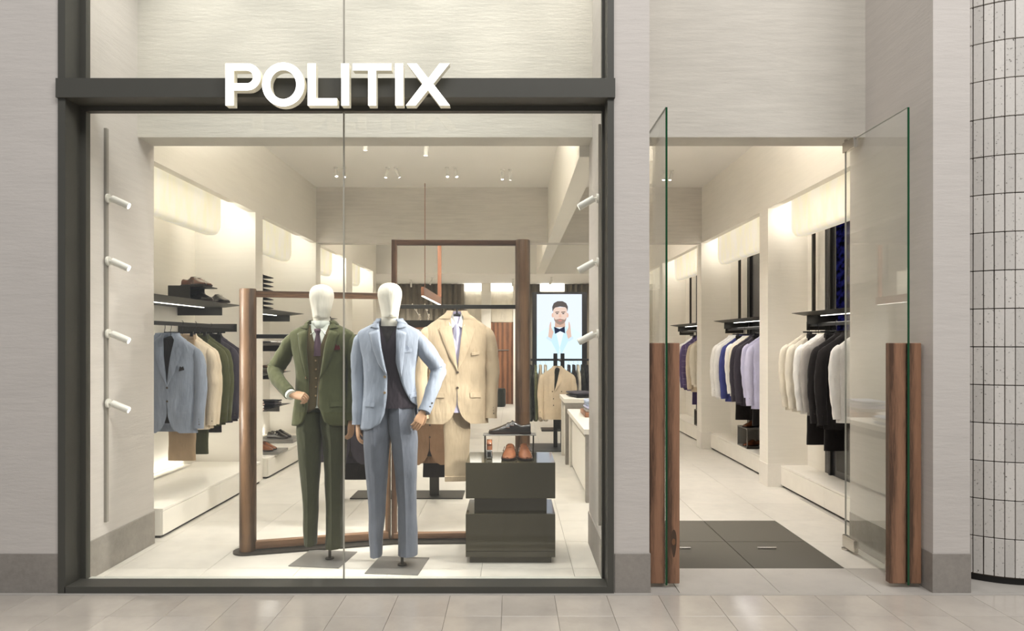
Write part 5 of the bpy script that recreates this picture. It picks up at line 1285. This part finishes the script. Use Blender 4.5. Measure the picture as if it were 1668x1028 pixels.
# ---- rack in front of the portrait screen
br_ = thing('floor_rack', 'dark metal floor rack in front of the portrait screen', 'clothes rack', (0.66, 9.6, 0))
MB().bbox(-0.42, 0.42, -0.35, 0.35, 0, 0.014, 0.002).build('base_plate', M['dmetal'], br_)
for x in (-0.05, 0.05): MB().bbox(x-0.028, x+0.028, -0.015, 0.015, 0.014, 1.33, 0.002).build('post', M['bmetal'], br_)
MB().bbox(-0.40, 0.45, -0.012, 0.012, 1.225, 1.255, 0.002).build('cross_bar', M['bmetal'], br_)
MB().bbox(-0.012, 0.012, -0.42, 0.0, 1.225, 1.25, 0.002).build('hanging_arm', M['bmetal'], br_)
gB = 'jackets on the rack by the screen'
jacket('ivory double breasted jacket facing out in front of the portrait screen', (0.61, 9.2, 1.222), 0.0, FB['ivory'], 'd', FB['darkgreen'], gB, button_dark, True, True, 'suit_jacket', 0.88)
for i, (x, c, w) in enumerate(((0.26, 'darkgreen', 'dark green jacket at the left end'), (0.33, 'olive', 'olive jacket second from the left end'), (0.40, 'beige', 'beige jacket third from the left end'), (0.47, 'cream', 'cream jacket fourth from the left end'),
                               (0.80, 'navy', 'charcoal jacket just right of the ivory one'), (0.87, 'black', 'black jacket second right of the ivory one'), (0.93, 'cream', 'cream jacket third right of the ivory one'), (0.99, 'darkgreen', 'dark green jacket fourth right of the ivory one'), (1.05, 'black', 'black jacket at the right end'))):
    jacket(w+' of the rack by the screen', (x, 9.6, 1.232), pi/2, FB[c], 'ab'[i % 2], FB['black'], gB, button_dark, False, True, 'suit_jacket', 0.95, True, 0.42)

# ---- merchandise tables beside the aisle
def table(loc, wx, dy, h, label):
    t_ = thing('display_table', label, 'table', loc)
    MB().bbox(0, wx, 0, dy, h-0.05, h, 0.002).build('table_top', M['basew'], t_)
    for y in (0.0, dy-0.09): MB().bbox(0.02, wx-0.02, y+0.01, y+0.08, 0, h-0.05, 0.002).build('slab_leg', M['base'] if y == 0 else M['basew'], t_)
    MB().bbox(0.05, wx-0.05, 0.09, dy-0.09, 0.03, h-0.13, 0.002).build('core_box', M['basew'], t_)
table((0.665, 6.32, 0), 0.62, 1.9, 0.685, 'lower pale stone table of folded clothes beside the aisle')
table((0.63, 8.28, 0), 0.60, 0.75, 0.80, 'taller pale stone table behind the lower one')
bo = thing('timber_tray', 'walnut board under pale folded shirts on the lower table', 'board', (0.98, 7.55, 0.686)); MB().bbox(-0.2, 0.2, -0.25, 0.25, 0, 0.05, 0.004).build('board', M['walnut'], bo)
gT = 'folded clothes on the tables'
folded('folded %s shirt on the walnut board', (0.93, 7.5, 0.737), 0, ['grey', 'lilac', 'paleblue', 'paleblue'], gT, 1.1)
folded('folded %s shirt at the front of the lower table', (0.95, 6.9, 0.686), 0.2, ['white', 'pink', 'white'], gT)
folded('folded %s shirt at the right of the lower table', (1.12, 6.62, 0.686), 0.1, ['paleblue', 'white', 'paleblue'], gT)
folded('folded %s knit on the taller table', (0.88, 8.62, 0.801), 0.3, ['black', 'navy'], gT, 1.2)

ot = thing('round_ottoman', 'small dark round stool by the fitting room doors at the back', 'stool', (-0.28, 15.7, 0))
MB().lathe([(0.13, 0.02), (0.135, 0.05), (0.135, 0.38), (0.12, 0.415), (0.0, 0.42)], 24).build('seat', FB['darkgreen'], ot, 50)
MB().cyl((0, 0), 0.12, 0, 0.02, 24).build('foot_ring', M['bmetal'], ot)
